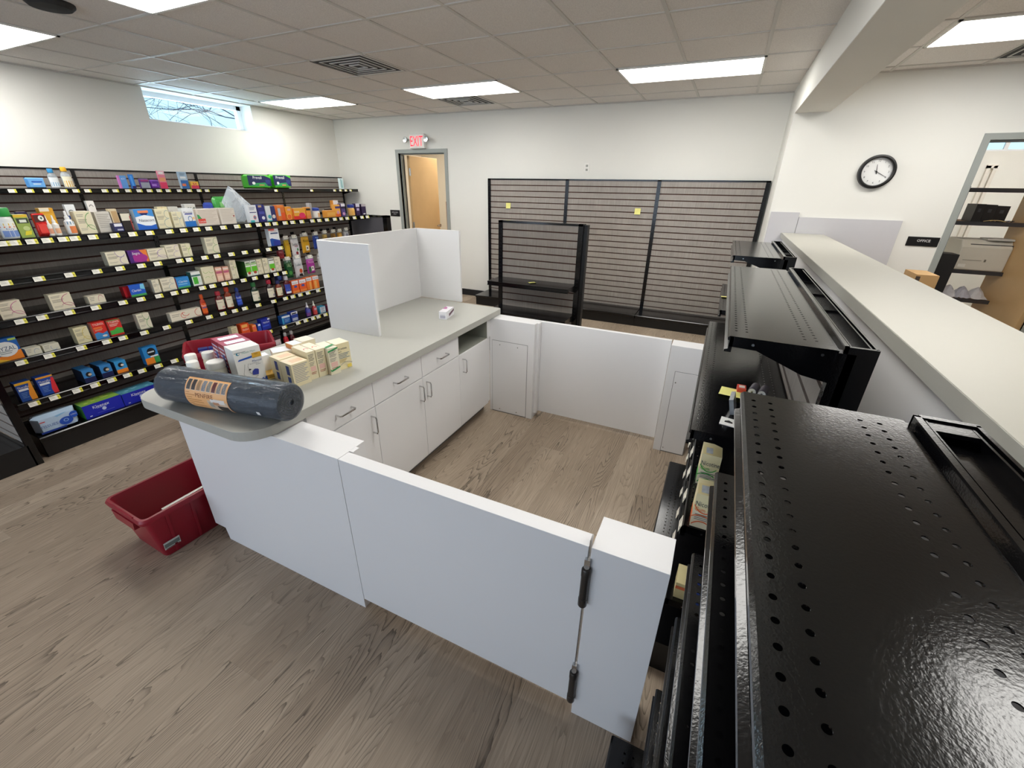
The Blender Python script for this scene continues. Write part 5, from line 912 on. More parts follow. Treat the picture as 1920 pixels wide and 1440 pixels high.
('s5',-3.885,2.990,0.655,0.078,0.122,'carton','medicine_box','medicine box','orange and white box, first right of the syrup bottles',0.05,'E8602A',[('r',0,.7,1,1,'E6E4E8'),('t','Mucinex',.5,.82,.1,.8,'4A4A6A'),('e',.5,.52,.25,.1,'4050A0'),('r',0,0,1,.2,'F08A40')],dict()),
('s5',-3.885,3.079,0.655,0.081,0.121,'carton','medicine_box','medicine box','orange and white box, second right of the syrup bottles',0.05,'E8602A',[('r',0,.7,1,1,'E6E4E8'),('t','Mucinex',.5,.82,.1,.8,'4A4A6A'),('e',.5,.52,.25,.1,'4050A0'),('r',0,0,1,.2,'F08A40')],dict()),
('s5',-3.885,3.168,0.655,0.070,0.127,'carton','medicine_box','medicine box','orange and white box with yellow streak, left of the last pair',0.05,'EE7A2C',[('r',0,.72,1,1,'E6E4E8'),('r',.5,0,.8,.65,'F0B060'),('t','Mucinex',.5,.85,.1,.8,'4A4A6A')],dict()),
('s5',-3.885,3.249,0.655,0.079,0.128,'carton','medicine_box','medicine box','orange and white box with yellow streak, right of the last pair',0.05,'EE7A2C',[('r',0,.72,1,1,'E6E4E8'),('r',.2,0,.6,.65,'F0B060'),('t','Mucinex',.5,.85,.1,.8,'4A4A6A')],dict()),
('s6',-3.885,0.863,0.377,0.076,0.127,'carton','medicine_box','medicine box','blue box with yellow cap band and orange corner, leftmost on the fifth gondola shelf',0.06,'1E4C9E',[('r',0,.88,1,1,'E8B42C'),('p',[(.62,0),(1,0),(1,.9),(.85,.9),(.6,.3)],'EE9A30'),('t','Theraflu',.42,.74,.1,.7,'F0F0F0'),('r',.1,.55,.7,.66,'E8ECF4'),('l',.15,.55,.42,4,.08,'6A90D0')],dict()),
('s6',-3.885,0.963,0.377,0.084,0.128,'carton','medicine_box','medicine box','blue box with yellow cap band and red corner, second on the fifth gondola shelf',0.06,'1E4CA8',[('r',0,.9,1,1,'E8A42C'),('p',[(.7,0),(1,0),(1,.85),(.85,.85),(.66,.25)],'E2303A'),('t','Theraflu',.42,.74,.1,.7,'F0F0F0'),('r',.1,.55,.7,.66,'E8ECF4'),('l',.15,.55,.42,4,.08,'6A90D0')],dict()),
('s6',-3.885,1.192,0.377,0.064,0.091,'carton','medicine_box','medicine box','small sky blue box with dark oval, left of three on the fifth gondola shelf',0.14,'3A86C8',[('r',0,0,1,.38,'1C2450'),('e',.5,.62,.26,.2,'14181E'),('e',.6,.6,.16,.1,'D8C8B0')],dict(side='1E2E48')),
('s6',-3.885,1.293,0.377,0.067,0.091,'carton','medicine_box','medicine box','small sky blue box with dark oval, middle of three on the fifth gondola shelf',0.14,'3A86C8',[('r',0,0,1,.38,'1C2450'),('e',.5,.62,.26,.2,'14181E'),('e',.6,.6,.16,.1,'D8C8B0')],dict(side='1E2E48')),
('s6',-3.885,1.382,0.377,0.070,0.091,'carton','medicine_box','medicine box','small sky blue box with orange foot, right of three on the fifth gondola shelf',0.1,'3A9AD8',[('r',0,0,1,.3,'F08A2A'),('e',.5,.65,.26,.2,'14181E'),('e',.62,.62,.14,.1,'E8E0D8')],dict(side='2A4058')),
('s6',-3.885,1.575,0.377,0.097,0.136,'carton','medicine_box','medicine box','blue, orange and green box with large black ring standing alone on the fifth shelf',0.05,'2C8AD0',[('r',0,0,.62,.36,'F08A2A'),('r',.62,0,1,.36,'3A9A50'),('e',.55,.68,.3,.24,'101418'),('r',.3,.64,.75,.72,'C8D0D8'),('r',.4,.38,.95,.46,'E8F0F4')],dict()),
('s6',-3.885,2.277,0.377,0.056,0.108,'carton','medicine_box','medicine box','cream box partly hidden behind the maroon tote on the fifth gondola shelf',0.05,'D9CCA8',[('l',.1,.8,.8,4,.14,'B0A080')],dict()),
('s6',-3.885,2.367,0.377,0.080,0.110,'carton','medicine_box','medicine box','orange-red box right of the half-hidden cream box',0.06,'E2501E',[('r',.1,.7,.8,.95,'F0B060'),('t','DayQuil',.5,.5,.2,.7,'F6E8D8')],dict()),
('s6',-3.885,2.474,0.377,0.040,0.077,'carton','medicine_box','medicine box','small orange box between orange-red and blue boxes',0.06,'EE7A2C',[('r',.1,.45,.9,.7,'E86060'),('r',.1,.8,.9,.95,'F2B080')],dict()),
('s6',-3.885,2.528,0.377,0.034,0.071,'carton','medicine_box','medicine box','small blue and white box beside the navy box',0.06,'2C50B8',[('r',.2,.75,.9,1,'E8ECF4')],dict()),
('s6',-3.885,2.572,0.377,0.093,0.104,'carton','medicine_box','medicine box','navy blue cold box with white lettering on the fifth gondola shelf',0.06,'1A2CA0',[('t','NyQuil',.55,.66,.2,.7,'F2F6FA'),('r',.1,.3,.8,.42,'3A5CD0'),('r',.75,.85,1,1,'F0F0F0')],dict()),
('s6',-3.885,2.797,0.377,0.095,0.079,'carton','medicine_box','medicine box','blue box with white swoosh lid on the fifth gondola shelf',0.06,'1E5AA8',[('r',0,.75,1,1,'DCE4EC'),('l',.3,.9,.5,3,.15,'8AB0E0'),('r',0,0,.18,.8,'3AA0D0')],dict()),
('s6',-3.885,2.909,0.377,0.079,0.095,'carton','medicine_box','medicine box','navy box with white lid right of the swoosh box',0.06,'24409C',[('r',0,.72,1,1,'E8EAF0'),('r',.1,.75,.8,.9,'2A2A40'),('r',.1,.05,.9,.35,'AAB4CC')],dict()),
('s6',-3.885,3.104,0.377,0.057,0.150,'bottle','nasal_spray','spray bottle','navy and red spray bottle with white nozzle, left of its pair',0.04,'2C2C70',[('r',0,0,1,.45,'E04A3A'),('r',.2,.5,.8,.95,'5A60B8')],dict(cap='E8E6EC',lab='4A4AA0',kind='spray')),
('s6',-3.885,3.193,0.377,0.052,0.149,'bottle','nasal_spray','spray bottle','red spray bottle with cream nozzle, right of its pair',0.04,'A83038',[('r',0,0,1,.5,'D8504A'),('r',.2,.6,.8,.9,'C8A0B0')],dict(cap='E8E2D4',lab='C84A48',kind='spray')),
('s6',-3.885,3.270,0.377,0.084,0.068,'carton','medicine_box','medicine box','pale blue and white box next to the spray bottles',0.06,'3AA0C8',[('r',.15,.05,.95,.95,'D8DCE4'),('l',.25,.85,.8,4,.2,'5A6A8A')],dict()),
('s6',-3.885,3.386,0.377,0.055,0.059,'carton','medicine_box','medicine box','dark red and white box half hidden by the white privacy screen',0.06,'8A2A40',[('r',.3,.05,1,.95,'D8C8D0'),('l',.4,.9,.8,4,.2,'A04A5A')],dict()),
('base',-3.810,0.845,0.150,0.224,0.115,'bag','tissue_pack','tissue pack','pale blue multi-pack of tissues at the left end of the gondola base',0.12,'BCD4EC',[('r',.0,.0,.62,.16,'1E3E98'),('t','TISSUES',.27,.45,.16,.4,'5A74B0'),('e',.66,.42,.16,.24,'1F50B8'),('a',.66,.46,.06,.1,0,360,.3,'9AC0EC'),('e',.87,.66,.11,.2,'1E54C0'),('t','6-PACK',.87,.66,.08,.15,'DCE8F8'),('p',[(.5,.8),(.75,.95),(.6,.98),(.45,.9)],'8CC0E8'),('r',.1,.72,.22,.78,'C84A4A')],dict()),
('base',-3.810,1.091,0.150,0.228,0.099,'carton','tissue_box','tissue box','blue tissue box with green leafy top on the gondola base, nearest the pale multi-pack',0.115,'1C28B0',[('t','Kleenex',.45,.72,.22,.42,'EEF2FA'),('e',.5,.42,.055,.12,'C8D4F4'),('r',.1,.12,.16,.18,'DDE4F4'),('l',.3,.75,.2,1,.1,'5A68D0'),('r',.32,.56,.58,.60,'8A98E0')],dict(top='86B04A',side='3E8A3A')),
('base',-3.810,1.323,0.150,0.231,0.091,'carton','tissue_box','tissue box','blue tissue box with blue-green leafy top on the gondola base, next to the worktop corner',0.115,'1C28B0',[('t','Kleenex',.45,.72,.22,.42,'EEF2FA'),('e',.5,.42,.055,.12,'C8D4F4'),('r',.1,.12,.16,.18,'DDE4F4'),('r',.32,.56,.58,.60,'8A98E0')],dict(top='4E90A8',side='2E6A98')),
('base',-3.810,2.474,0.150,0.087,0.128,'carton','medicine_box','medicine box','low white and dark box on the far gondola base, left of its twin',0.07,'3A2A30',[('r',.05,.15,.98,.95,'D8CCD0'),('t','Coricidin',.5,.5,.4,.85,'4A2830')],dict()),
('base',-3.810,2.595,0.150,0.085,0.128,'carton','medicine_box','medicine box','low white and dark box on the far gondola base, right of its twin',0.07,'3A2A30',[('r',.05,.15,.98,.95,'D8CCD0'),('t','Coricidin',.5,.5,.4,.85,'4A2830')],dict()),
('base',-3.810,2.724,0.150,0.051,0.160,'bottle','syrup_bottle','bottle','small bright red syrup bottle with grey cap on the far gondola base',0.04,'B81E2E',[('r',.2,.3,.8,.9,'E04A50')],dict(cap='A8A4A4',lab='C83038',kind='round')),
('base',-3.810,2.798,0.150,0.053,0.159,'bottle','syrup_bottle','bottle','small dark red syrup bottle with grey cap at the far end of the gondola base',0.04,'4A1018',[('r',.4,.3,.8,.7,'E8E0E4')],dict(cap='A8A4A4',lab='5A1820',kind='round')),
('peg',-3.980,3.075,0.989,0.057,0.173,'bag','lozenge_bag','lozenge bag','plain golden lozenge bag hanging left of the cherry bag',0.03,'D8B02C',[('r',.3,.1,.7,.2,'B8902A'),('r',.2,.7,.8,.85,'C89A20')],dict(header=.03)),
('peg',-3.980,3.155,0.993,0.092,0.170,'bag','lozenge_bag','lozenge bag','white lozenge bag with a red cherry and dark script',0.03,'E0E0E4',[('t','Luden\'s',.5,.72,.15,.85,'2A3A40'),('e',.5,.2,.16,.09,'8A1420'),('p',[(.55,.3),(.75,.35),(.7,.5),(.55,.45)],'3A8A48'),('r',.3,.58,.75,.62,'B05A6A')],dict(header=.03)),
('peg',-3.980,3.284,1.013,0.097,0.163,'bag','lozenge_bag','lozenge bag','golden lozenge bag with a small white window on the upper peg row',0.03,'D9A521',[('t','Ricola',.5,.76,.13,.7,'3A3A20'),('r',.35,.15,.75,.45,'EDE6D0'),('e',.55,.3,.08,.07,'3A1E28'),('r',.2,.05,.8,.12,'B08018')],dict(header=.03)),
('peg',-3.980,3.440,1.036,0.074,0.138,'bag','lozenge_bag','lozenge bag','royal blue lozenge bag beside the golden one on the upper peg row',0.03,'1E3E9A',[('p',[(.5,.1),(.65,.3),(.6,.8),(.5,.8),(.55,.4)],'C8DCF4'),('r',.2,.82,.8,.92,'6A8AD0')],dict(header=.03)),
('peg',-3.980,3.575,1.110,0.053,0.069,'bag','lozenge_bag','lozenge bag','tan lozenge bag just above the privacy screen',0.03,'C8A860',[('r',.2,.3,.8,.6,'A88840')],dict(header=.03)),
('peg',-3.980,3.696,1.104,0.055,0.076,'bag','lozenge_bag','lozenge bag','brown striped lozenge bag above the privacy screen',0.03,'9A7030',[('r',.1,.3,.3,.9,'6A4A20'),('r',.6,.3,.8,.9,'C89A50')],dict(header=.03)),
('peg',-3.980,3.791,1.107,0.057,0.072,'bag','lozenge_bag','lozenge bag','orange-gold lozenge bag above the privacy screen',0.03,'D8A040',[('r',.1,.4,.8,.8,'E8B860')],dict(header=.03)),
('peg',-3.980,3.884,1.107,0.068,0.078,'bag','lozenge_bag','lozenge bag','pale grey lozenge bag at the far end of the upper peg row',0.03,'C8C8CC',[('e',.5,.5,.25,.25,'8A8A98')],dict(header=.03)),
('peg',-3.980,2.977,0.988,0.074,0.084,'bag','lozenge_bag','lozenge bag','dark red lozenge bag hanging under the white and blue box',0.03,'8E2A32',[('t','HALLS',.5,.8,.2,.7,'D8A0A8'),('r',.2,.2,.8,.4,'A83A40')],dict(header=.03)),
('peg',-3.980,3.028,0.791,0.090,0.173,'bag','lozenge_bag','lozenge bag','dark green lozenge bag on the lower peg row',0.03,'1E5A34',[('t','SALT',.55,.75,.2,.6,'B8D8A8'),('e',.55,.3,.2,.12,'4A9A48')],dict(header=.03)),
('peg',-3.980,3.144,0.777,0.101,0.187,'bag','lozenge_bag','lozenge bag','white lozenge bag with an orange fruit on the lower peg row',0.03,'D6D8DC',[('t','Luden\'s',.5,.72,.15,.8,'2A5A60'),('e',.6,.36,.18,.12,'C85A3A'),('p',[(.3,.1),(.8,.05),(.7,.22),(.35,.2)],'1A1A1C')],dict(header=.03)),
('peg',-3.980,3.301,0.794,0.098,0.153,'bag','lozenge_bag','lozenge bag','magenta lozenge bag with a white window on the lower peg row',0.03,'A83A9A',[('t','Ricola',.5,.8,.14,.7,'E8C0E0'),('r',.4,.2,.75,.5,'F0ECE8'),('e',.58,.36,.07,.07,'3A2A40'),('e',.2,.3,.2,.2,'3A6A48')],dict(header=.03)),
('peg',-3.980,3.457,0.848,0.059,0.104,'bag','lozenge_bag','lozenge bag','white lozenge bag with a dark curl beside the privacy screen',0.03,'DCDCDC',[('a',.5,.5,.25,.35,60,330,.15,'3A3A4A')],dict(header=.03)),
('peg',-3.980,2.892,0.777,0.086,0.077,'bag','lozenge_bag','lozenge bag','navy lozenge bag hanging behind the syrup bottle caps',0.03,'1C2A66',[('e',.5,.5,.25,.3,'4A6AC0')],dict(header=.03)),
]
PR = dict(top='wall shelf', s2='gondola top')
for (sh, xf, y0, z, w_, h_, kind, name, cat, label, depth, base, prims, ex) in ITEMS:
    grp = ex.get('group'); 
    if kind == 'carton':
        q = carton(w_-0.001, h_, depth, base, prims, ex.get('top'), ex.get('side')); o = q.obj(name, None, (xf, y0, z+0.0005), (0, 0, PI/2)); tag(o, label, cat, grp)
        if ex.get('top') and name == 'tissue_box':
            q = MB()
            for k in range(7): cx = R.uniform(0.1, 0.9)*w_; cy = R.uniform(.15, .85)*depth; q.quad([(cx+0.018*math.cos(2*PI*j/8)*(1 if j % 2 else .7), cy+0.012*math.sin(2*PI*j/8), h_+0.0008) for j in range(8)], pap('B8CC5A' if '86B0' in ex['top'] else '7AB8C8'))
            q.keep = True; q.obj('leaf_print', o)
    elif kind == 'bag':
        hd = ex.get('header'); dd = depth
        q = bag(w_, h_-(0 if not hd else 0), dd, base, prims, hd)
        o = q.obj(name, None, (xf-dd/2, y0, z+0.0005), (0, 0, PI/2), smooth=True); tag(o, label, cat, grp)
        if hd:
            zt = z+h_+hd*0.6; g = MB(); lx, ly = y0+w_/2-LGY, 0.0
            dd_ = -(xf-dd/2-LGX)
            g.tube([(lx, 0, zt+0.012), (lx, -0.01, zt), (lx, dd_-0.03, zt), (lx, dd_-0.035, zt+0.008)], 0.0025, M_CHR, 6); g.box(lx-0.02, -0.006, zt-0.005, lx+0.02, 0.0, zt+0.02, M_BLK)
            hk = g.obj('peg_hook', LG_); price_tag(hk, lx-0.02, dd_-0.037, zt+0.012, 1)
    else:
        dd = w_*0.62
        bottle(label, cat, (xf-w_*0.33, y0+w_/2, z+0.0005), PI/2, w_*0.98, h_, base, ex.get('cap', 'EEEEEE'), ex.get('lab'), prims, ex.get('kind', 'round'), grp, name, ex.get('trans', False))
# clear bag slumped on the gondola top
q = MB(); n_ = 14; vs = []
cs = [(-3.97, 2.615, 1.366), (-3.96, 2.70, 1.362), (-3.97, 2.81, 1.49), (-3.97, 2.60, 1.655), (-3.97, 2.535, 1.53)]
def bagpt(u, v):
    a = Vector(cs[0]).lerp(Vector(cs[1]), u); m_ = Vector(cs[4]).lerp(Vector(cs[2]), u); tpt = Vector((-3.975, 2.63+0.03*u, 1.66-0.02*u))
    return a.lerp(m_, v*2) if v < 0.5 else m_.lerp(tpt, v*2-1)
for s in (1, -1):
    for j in range(n_+1):
        for i in range(n_+1):
            u, v = i/n_, j/n_; p = bagpt(u, v); e = math.sin(PI*u)*math.sin(PI*v)**0.7
            p.x += s*0.022*e + 0.006*math.sin(9*u+5*v)*e; p.y += 0.006*math.sin(13*v+3*u)*e; vs.append(tuple(p))
k = (n_+1)**2; fs = []
for j in range(n_):
    for i in range(n_): a = j*(n_+1)+i; fs += [(a, a+1, a+n_+2, a+n_+1), (k+a, k+a+n_+1, k+a+n_+2, k+a+1)]
q.add(vs, fs, M_BAG); tag(q.obj('plastic_bag', smooth=True), 'crumpled translucent plastic bag standing on the gondola top', 'bag')

# ------------------------------------------------------------------ stock on the worktop
ZW = 0.8305
def wbox(name, label, cat, x, y, ang, w_, d_, h_, base, prims, top=None, side=None, right=None, group=None, z=None, extra=None):
    q = carton(w_, h_, d_, base, prims, top, side)
    if extra: extra(q)
    o = q.obj(name, None, (x, y, ZW if z is None else z), (0, 0, math.radians(ang))); return tag(o, label, cat, group)
def bp_extra(q):                      # lid seam, cuff hose drawing
    art(q, [('l', .03, .45, .9, 1, .05, 'A8A8A8')], 0.114, 0.18)
    pts = [(0.035, 0.105), (0.03, 0.085), (0.022, 0.06), (0.03, 0.035), (0.055, 0.028), (0.08, 0.038)]
    q.tube([(x, -0.003, z) for x, z in pts], 0.0006, ink('444444'), 4); q.tube([(0.05, -0.003, 0.105), (0.045, -0.003, 0.09), (0.05, -0.003, 0.075), (0.048, -0.003, 0.06), (0.06, -0.003, 0.052)], 0.0006, ink('444444'), 4)
wbox('blood_pressure_box', 'tall white box with a blue cuff drawing standing on the worktop', 'box', -1.868, 1.072, 76.5, 0.114, 0.092, 0.18, 'EBEBE8',
     [('e', .16, .88, .065, .04, '2E8AA8'), ('e', .18, .88, .035, .022, 'EBEBE8'), ('t', 'Health Mart', .56, .885, .045, .55, '6FA39A'), ('p', [(.1, .70), (.14, .73), (.95, .785), (.9, .755), (.62, .74)], '2358B8'), ('p', [(.10, .69), (.62, .715), (.62, .765), (.16, .735)], '2358B8'),
      ('r', .64, .70, .98, .83, 'D8A83A'), ('t', 'TEST', .8, .79, .03, .2, '5A3A10'), ('t', 'Manual', .78, .62, .055, .38, '2A4A88'), ('t', 'Blood Pressure', .66, .56, .025, .6, '3A4A58'), ('t', 'Monitor', .8, .52, .025, .3, '3A4A58'),
      ('p', [(.5, .26), (.52, .36), (.62, .41), (.74, .39), (.76, .36), (.72, .24)], '2A3A9A'), ('e', .44, .42, .05, .02, '202020'),
      ('p', [(.2, .0), (1, .0), (1, .14)], '1F4AA8'), ('p', [(.25, .0), (1, .0), (1, .13), (.9, .13)], '1F4AA8'), ('e', .9, .11, .03, .02, 'EBEBE8'), ('l', .5, .95, .06, 2, .03, '8AA0D8')], extra=bp_extra)
def red_extra(q):
    for k in range(7): q.quad([(-0.0008, 0.006, 0.03+0.02*k), (-0.0008, 0.07, 0.034+0.02*k), (-0.0008, 0.07, 0.042+0.02*k), (-0.0008, 0.006, 0.038+0.02*k)], pap('E8E4EA' if k % 2 else 'C8C8E0'))
    q.quad([(-0.0011, 0.02, 0.04), (-0.0011, 0.045, 0.04), (-0.0011, 0.045, 0.13), (-0.0011, 0.02, 0.13)], pap('3A4A90'))
    q.quad([(0.02, 0.012, 0.1807), (0.1, 0.012, 0.1807), (0.1, 0.05, 0.1807), (0.02, 0.05, 0.1807)], mat('CFE6F2', 0.08, noise=0.0))  # bluish glare on the lid, painted as a pale glossy band
for k, (dx, lab) in enumerate(((0.096, 'dark red box with striped side, directly behind the tall white box'), (0.176, 'dark red box with striped side, farther from the tall white box'))):
    a_ = math.radians(76.5); wbox('supply_box', lab, 'box', -1.868-math.sin(a_)*dx, 1.072+math.cos(a_)*dx, 76.5, 0.118, 0.077, 0.18, '9A1E38', [('r', .05, .05, .95, .95, 'A82A44'), ('l', .1, .9, .8, 5, .12, 'E0C8D0')], top='A8304C', extra=red_extra)
def pbot(label, x, y, w_, h_, kind='round', lab='EFECE2'):
    bottle(label, 'bottle', (x, y, ZW), math.radians(60), w_, h_, 'EDEAD8', 'F4F3EC', lab, [('r', .1, .55, .9, .62, '8A8498'), ('r', .1, .35, .85, .42, '9A94A8'), ('t', 'Nicotine', .5, .82, .16, .7, '4A4A58')], kind, name='pill_bottle')
pbot('wide cream jar with printed label behind the mat roll', -2.0, 1.062, 0.076, 0.112, 'jar')
pbot('white pill bottle, nearest the maroon tote of the three small ones', -2.175, 1.055, 0.05, 0.115, 'jar')
pbot('white pill bottle in front of the other small ones', -2.105, 1.02, 0.05, 0.105, 'jar')
pbot('white pill bottle, farthest back of the small ones', -2.145, 1.118, 0.055, 0.112, 'jar')
wbox('carton_flap', 'small white folded carton leaning beside the mat roll', 'box', -2.135, 0.965, 65, 0.05, 0.03, 0.05, 'ECEEEC', [])
wbox('lozenge_box', 'small flat gold box on the worktop between white box and cream cartons', 'box', -1.835, 1.182, 74, 0.06, 0.06, 0.026, 'D2A845', [('r', .05, .1, .95, .3, 'E8D48A'), ('l', .1, .8, .7, 3, .16, '8A6A20')])
wbox('medicine_box', 'white glossy box standing behind the flat gold box', 'medicine box', -1.90, 1.20, 74, 0.05, 0.05, 0.10, 'EDF0F4', [('l', .2, .8, .2, 2, .05, 'B0B8C8')])
NL = [('l', .08, .92, .90, 11, .072, '9C9CA4')]
def a_extra(q):
    for y0_, y1_, z0_, z1_, c in ((0.02, 0.045, 0.055, 0.10, '26408E'), (0.02, 0.045, 0.008, 0.045, '2A4A98')): q.quad([(-0.0008, y0_, z0_), (-0.0008, y1_, z0_), (-0.0008, y1_, z1_), (-0.0008, y0_, z1_)], pap(c))
    q.quad([(0.02, 0.02, 0.1125), (0.075, 0.02, 0.1125), (0.075, 0.06, 0.1125), (0.02, 0.06, 0.1125)], pap('EBC9A4'))
NG = 'cream nicotine cartons on the worktop'
wbox('gum_carton', 'cream carton with printed lines, nearest of the row on the worktop', 'carton', -1.652, 1.182, 82, 0.084, 0.092, 0.112, 'E8DDB8', NL, top='F0DFC0', group=NG, extra=a_extra)
wbox('gum_carton', 'cream carton directly behind the nearest one on the worktop', 'carton', -1.752, 1.199, 80, 0.085, 0.085, 0.112, 'E8DDB8', NL, top='F0DEBC', group=NG, extra=a_extra)
wbox('gum_carton', 'white-topped cream carton at the back, beside the flat gold box', 'carton', -1.850, 1.245, 62, 0.085, 0.08, 0.114, 'E4DCCB', NL, top='EEF0F4', group=NG)
NB = [('l', .1, .8, .88, 5, .05, '5E5A58'), ('l', .1, .75, .6, 3, .05, '8A8680'), ('r', .15, .3, .8, .47, 'EBC0B4'), ('l', .15, .8, .24, 2, .05, 'A85A50')]
def sw_extra(c):
    def f(q):
        for k in range(8):
            a0, a1 = PI*k/8, PI*(k+1)/8; q.quad([(0.024+0.012*math.cos(a), 0.04+0.02*math.sin(a), 0.1405) for a in (a0, a1)]+[(0.024+0.008*math.cos(a), 0.04+0.016*math.sin(a), 0.1405) for a in (a1, a0)], pap(c))
    return f
wbox('gum_carton', 'tall cream carton with pink curl on top, left of the touching pair', 'carton', -1.655, 1.277, 80, 0.040, 0.13, 0.140, 'E8DEBC', NB, top='EFE8D2', group=NG, extra=sw_extra('D8586A'))
wbox('gum_carton', 'tall cream carton with orange curl on top, right of the touching pair', 'carton', -1.646, 1.319, 80, 0.046, 0.125, 0.140, 'E8DEBC', NB, top='EFE8D2', group=NG, extra=sw_extra('E0704A'))
wbox('gum_carton', 'cream carton with orange edge between the white-topped one and the pink-curled one', 'carton', -1.80, 1.322, 80, 0.05, 0.07, 0.138, 'EDE4CC', [], top='E9EDF2', side='D88A3A', group=NG)
wbox('gum_carton', 'cream carton with dark red stroke on top, farthest back behind the curled pair', 'carton', -1.80, 1.376, 80, 0.07, 0.08, 0.138, 'E8E0C8', [], top='EDE6D6', group=NG)
def gr_extra(q): q.quad([(0.0, 0.01, 0.1405), (0.052, 0.03, 0.1405), (0.052, 0.045, 0.1405), (0.0, 0.025, 0.1405)], pap('2E9A56'))
wbox('gum_carton', 'tall cream carton with bold green bands on the worktop', 'carton', -1.615, 1.362, 76, 0.052, 0.12, 0.136, 'E9E2C8', NB+[('p', [(0, .16), (.1, .12), (1, .22), (1, .27), (.1, .18), (0, .24)], '2E9A56'), ('p', [(0, .92), (1, 1), (1, .95), (0, .86)], '2E9A56')], top='F0EBD6', group=NG, extra=gr_extra)
wbox('gum_carton', 'cream carton with large printed name, at the far right end of the row', 'carton', -1.625, 1.421, 77, 0.075, 0.085, 0.138, 'E9DDB4', [('t', 'Nicotine', .42, .80, .085, .72, '3A4450'), ('t', 'Gum', .22, .70, .07, .3, '3A4450'), ('l', .08, .9, .6, 4, .055, '5A7A90'), ('l', .1, .7, .38, 3, .045, 'B8A060'), ('a', .6, -.1, .7, .38, 50, 130, .06, 'A8A8A0'), ('r', .65, .04, .95, .16, 'E8D060')], top='F2ECD4', group=NG)
# small carton lying by the screen
def sm_extra(q): q.quad([(-0.0002+0.0, 0.06, 0.0553), (0.056, 0.06, 0.0553), (0.056, 0.145, 0.0553), (0.0, 0.145, 0.0553)], pap('E6C8DA')); q.quad([(0.0, 0.075, 0.0556), (0.03, 0.075, 0.0556), (0.02, 0.12, 0.0556), (0.0, 0.14, 0.0556)], pap('C06AA8')); q.quad([(0.0563, 0.05, 0.01), (0.0563, 0.15, 0.03), (0.0563, 0.15, 0.045), (0.0563, 0.05, 0.03)], pap('5A3048'))
wbox('pill_carton', 'small white and mauve carton lying alone in front of the privacy screen', 'carton', -1.703, 2.425, 12, 0.056, 0.15, 0.055, 'E8E8EE', [('r', .15, .15, .85, .5, 'B4B4C4'), ('r', .2, .55, .8, .62, 'CFCFDA')], top='ECEAF0', extra=sm_extra)
# blue packs in the upper tote
for k, (dx, dy, c, lab) in enumerate(((-0.19, -0.03, '2A3A98', 'navy pack at the left in the upper maroon tote'), (-0.13, -0.03, '2A3A98', 'second navy pack in the upper maroon tote'), (-0.07, 0.02, '2A4AA8', 'blue pack with white lid in the upper maroon tote'), (-0.005, 0.02, '3048B0', 'blue pack at the right in the upper maroon tote'), (-0.06, -0.05, '48A848', 'green and yellow pack lying in front of the blue ones in the upper maroon tote'))):
    a_ = math.radians(59); x = -3.02+dx*math.cos(a_)-dy*math.sin(a_); y = 1.735+dx*math.sin(a_)+dy*math.cos(a_)
    wbox('medicine_box', lab, 'medicine box', x, y, 59, 0.055, 0.045, 0.255 if k < 4 else 0.24, c, [('r', .1, .8, .9, .95, 'C8CCE8')], top='2C3470' if k < 4 else 'E8C84A', z=0.391, group='packs in the upper maroon tote')

# ------------------------------------------------------------------ stock on the middle black bay
def nbox(label, x, y, c, w_=0.064, d_=0.085, h_=0.128, rz=0.0):
    q = MB(); lb = pap('E6DCB0'); q.box(0, 0, 0, w_, d_, h_, lb)
    art(q, [('r', .0, .0, 1, .52, 'EDE6CC'), ('t', 'Nicotine', .52, .72, .14, .92, '3A4450'), ('t', 'Gum', .3, .56, .12, .45, c), ('l', .12, .9, .40, 4, .05, '6A7078'), ('a', .5, .95, .6, .5, 215, 310, .06, c), ('a', .5, -.15, .62, .38, 40, 140, .08, c), ('a', .4, .05, .7, .36, 50, 130, .07, c)], w_, h_)
    q.quad([(0.003, 0.004, h_+0.0004), (w_-0.003, 0.004, h_+0.0004), (w_-0.003, 0.06, h_+0.0004), (0.003, 0.06, h_+0.0004)], pap('E3D6A0')); q.quad([(0.012, 0.01, h_+0.0008), (0.034, 0.01, h_+0.0008), (0.034, 0.05, h_+0.0008), (0.012, 0.05, h_+0.0008)], mat('B9C0C8', 0.3, noise=0.3, nscale=80))
    q.quad([(-0.0005, 0.01, 0.0), (-0.0005, d_, 0.0), (-0.0005, d_, 0.03), (-0.0005, 0.01, 0.05)], pap(c))
    q.keep = True; o = q.obj('gum_carton', None, (x, y, 0.7165), (0, 0, rz)); return tag(o, label, 'carton', 'open nicotine cartons on the middle black bay')
nbox('open cream gum carton with orange curves, nearer on the middle black bay', 0.080, 1.19, 'E2703A')
nbox('open cream gum carton with green curves, farther on the middle black bay', 0.082, 1.43, '3AA83A')
q = carton(0.04, 0.07, 0.09, 'D8CC9A', [('r', 0, .6, 1, .8, 'E07A50')]); tag(q.obj('gum_carton', None, (0.085, 1.20, 0.3815)), 'orange and tan carton low on the middle black bay beside the white post', 'carton')
q = carton(0.06, 0.06, 0.09, '1C3478', [('e', .5, .7, .4, .12, 'C8D0E0')]); tag(q.obj('medicine_box', None, (0.135, 1.19, 0.3815)), 'navy box with white oval low on the middle black bay', 'medicine box')
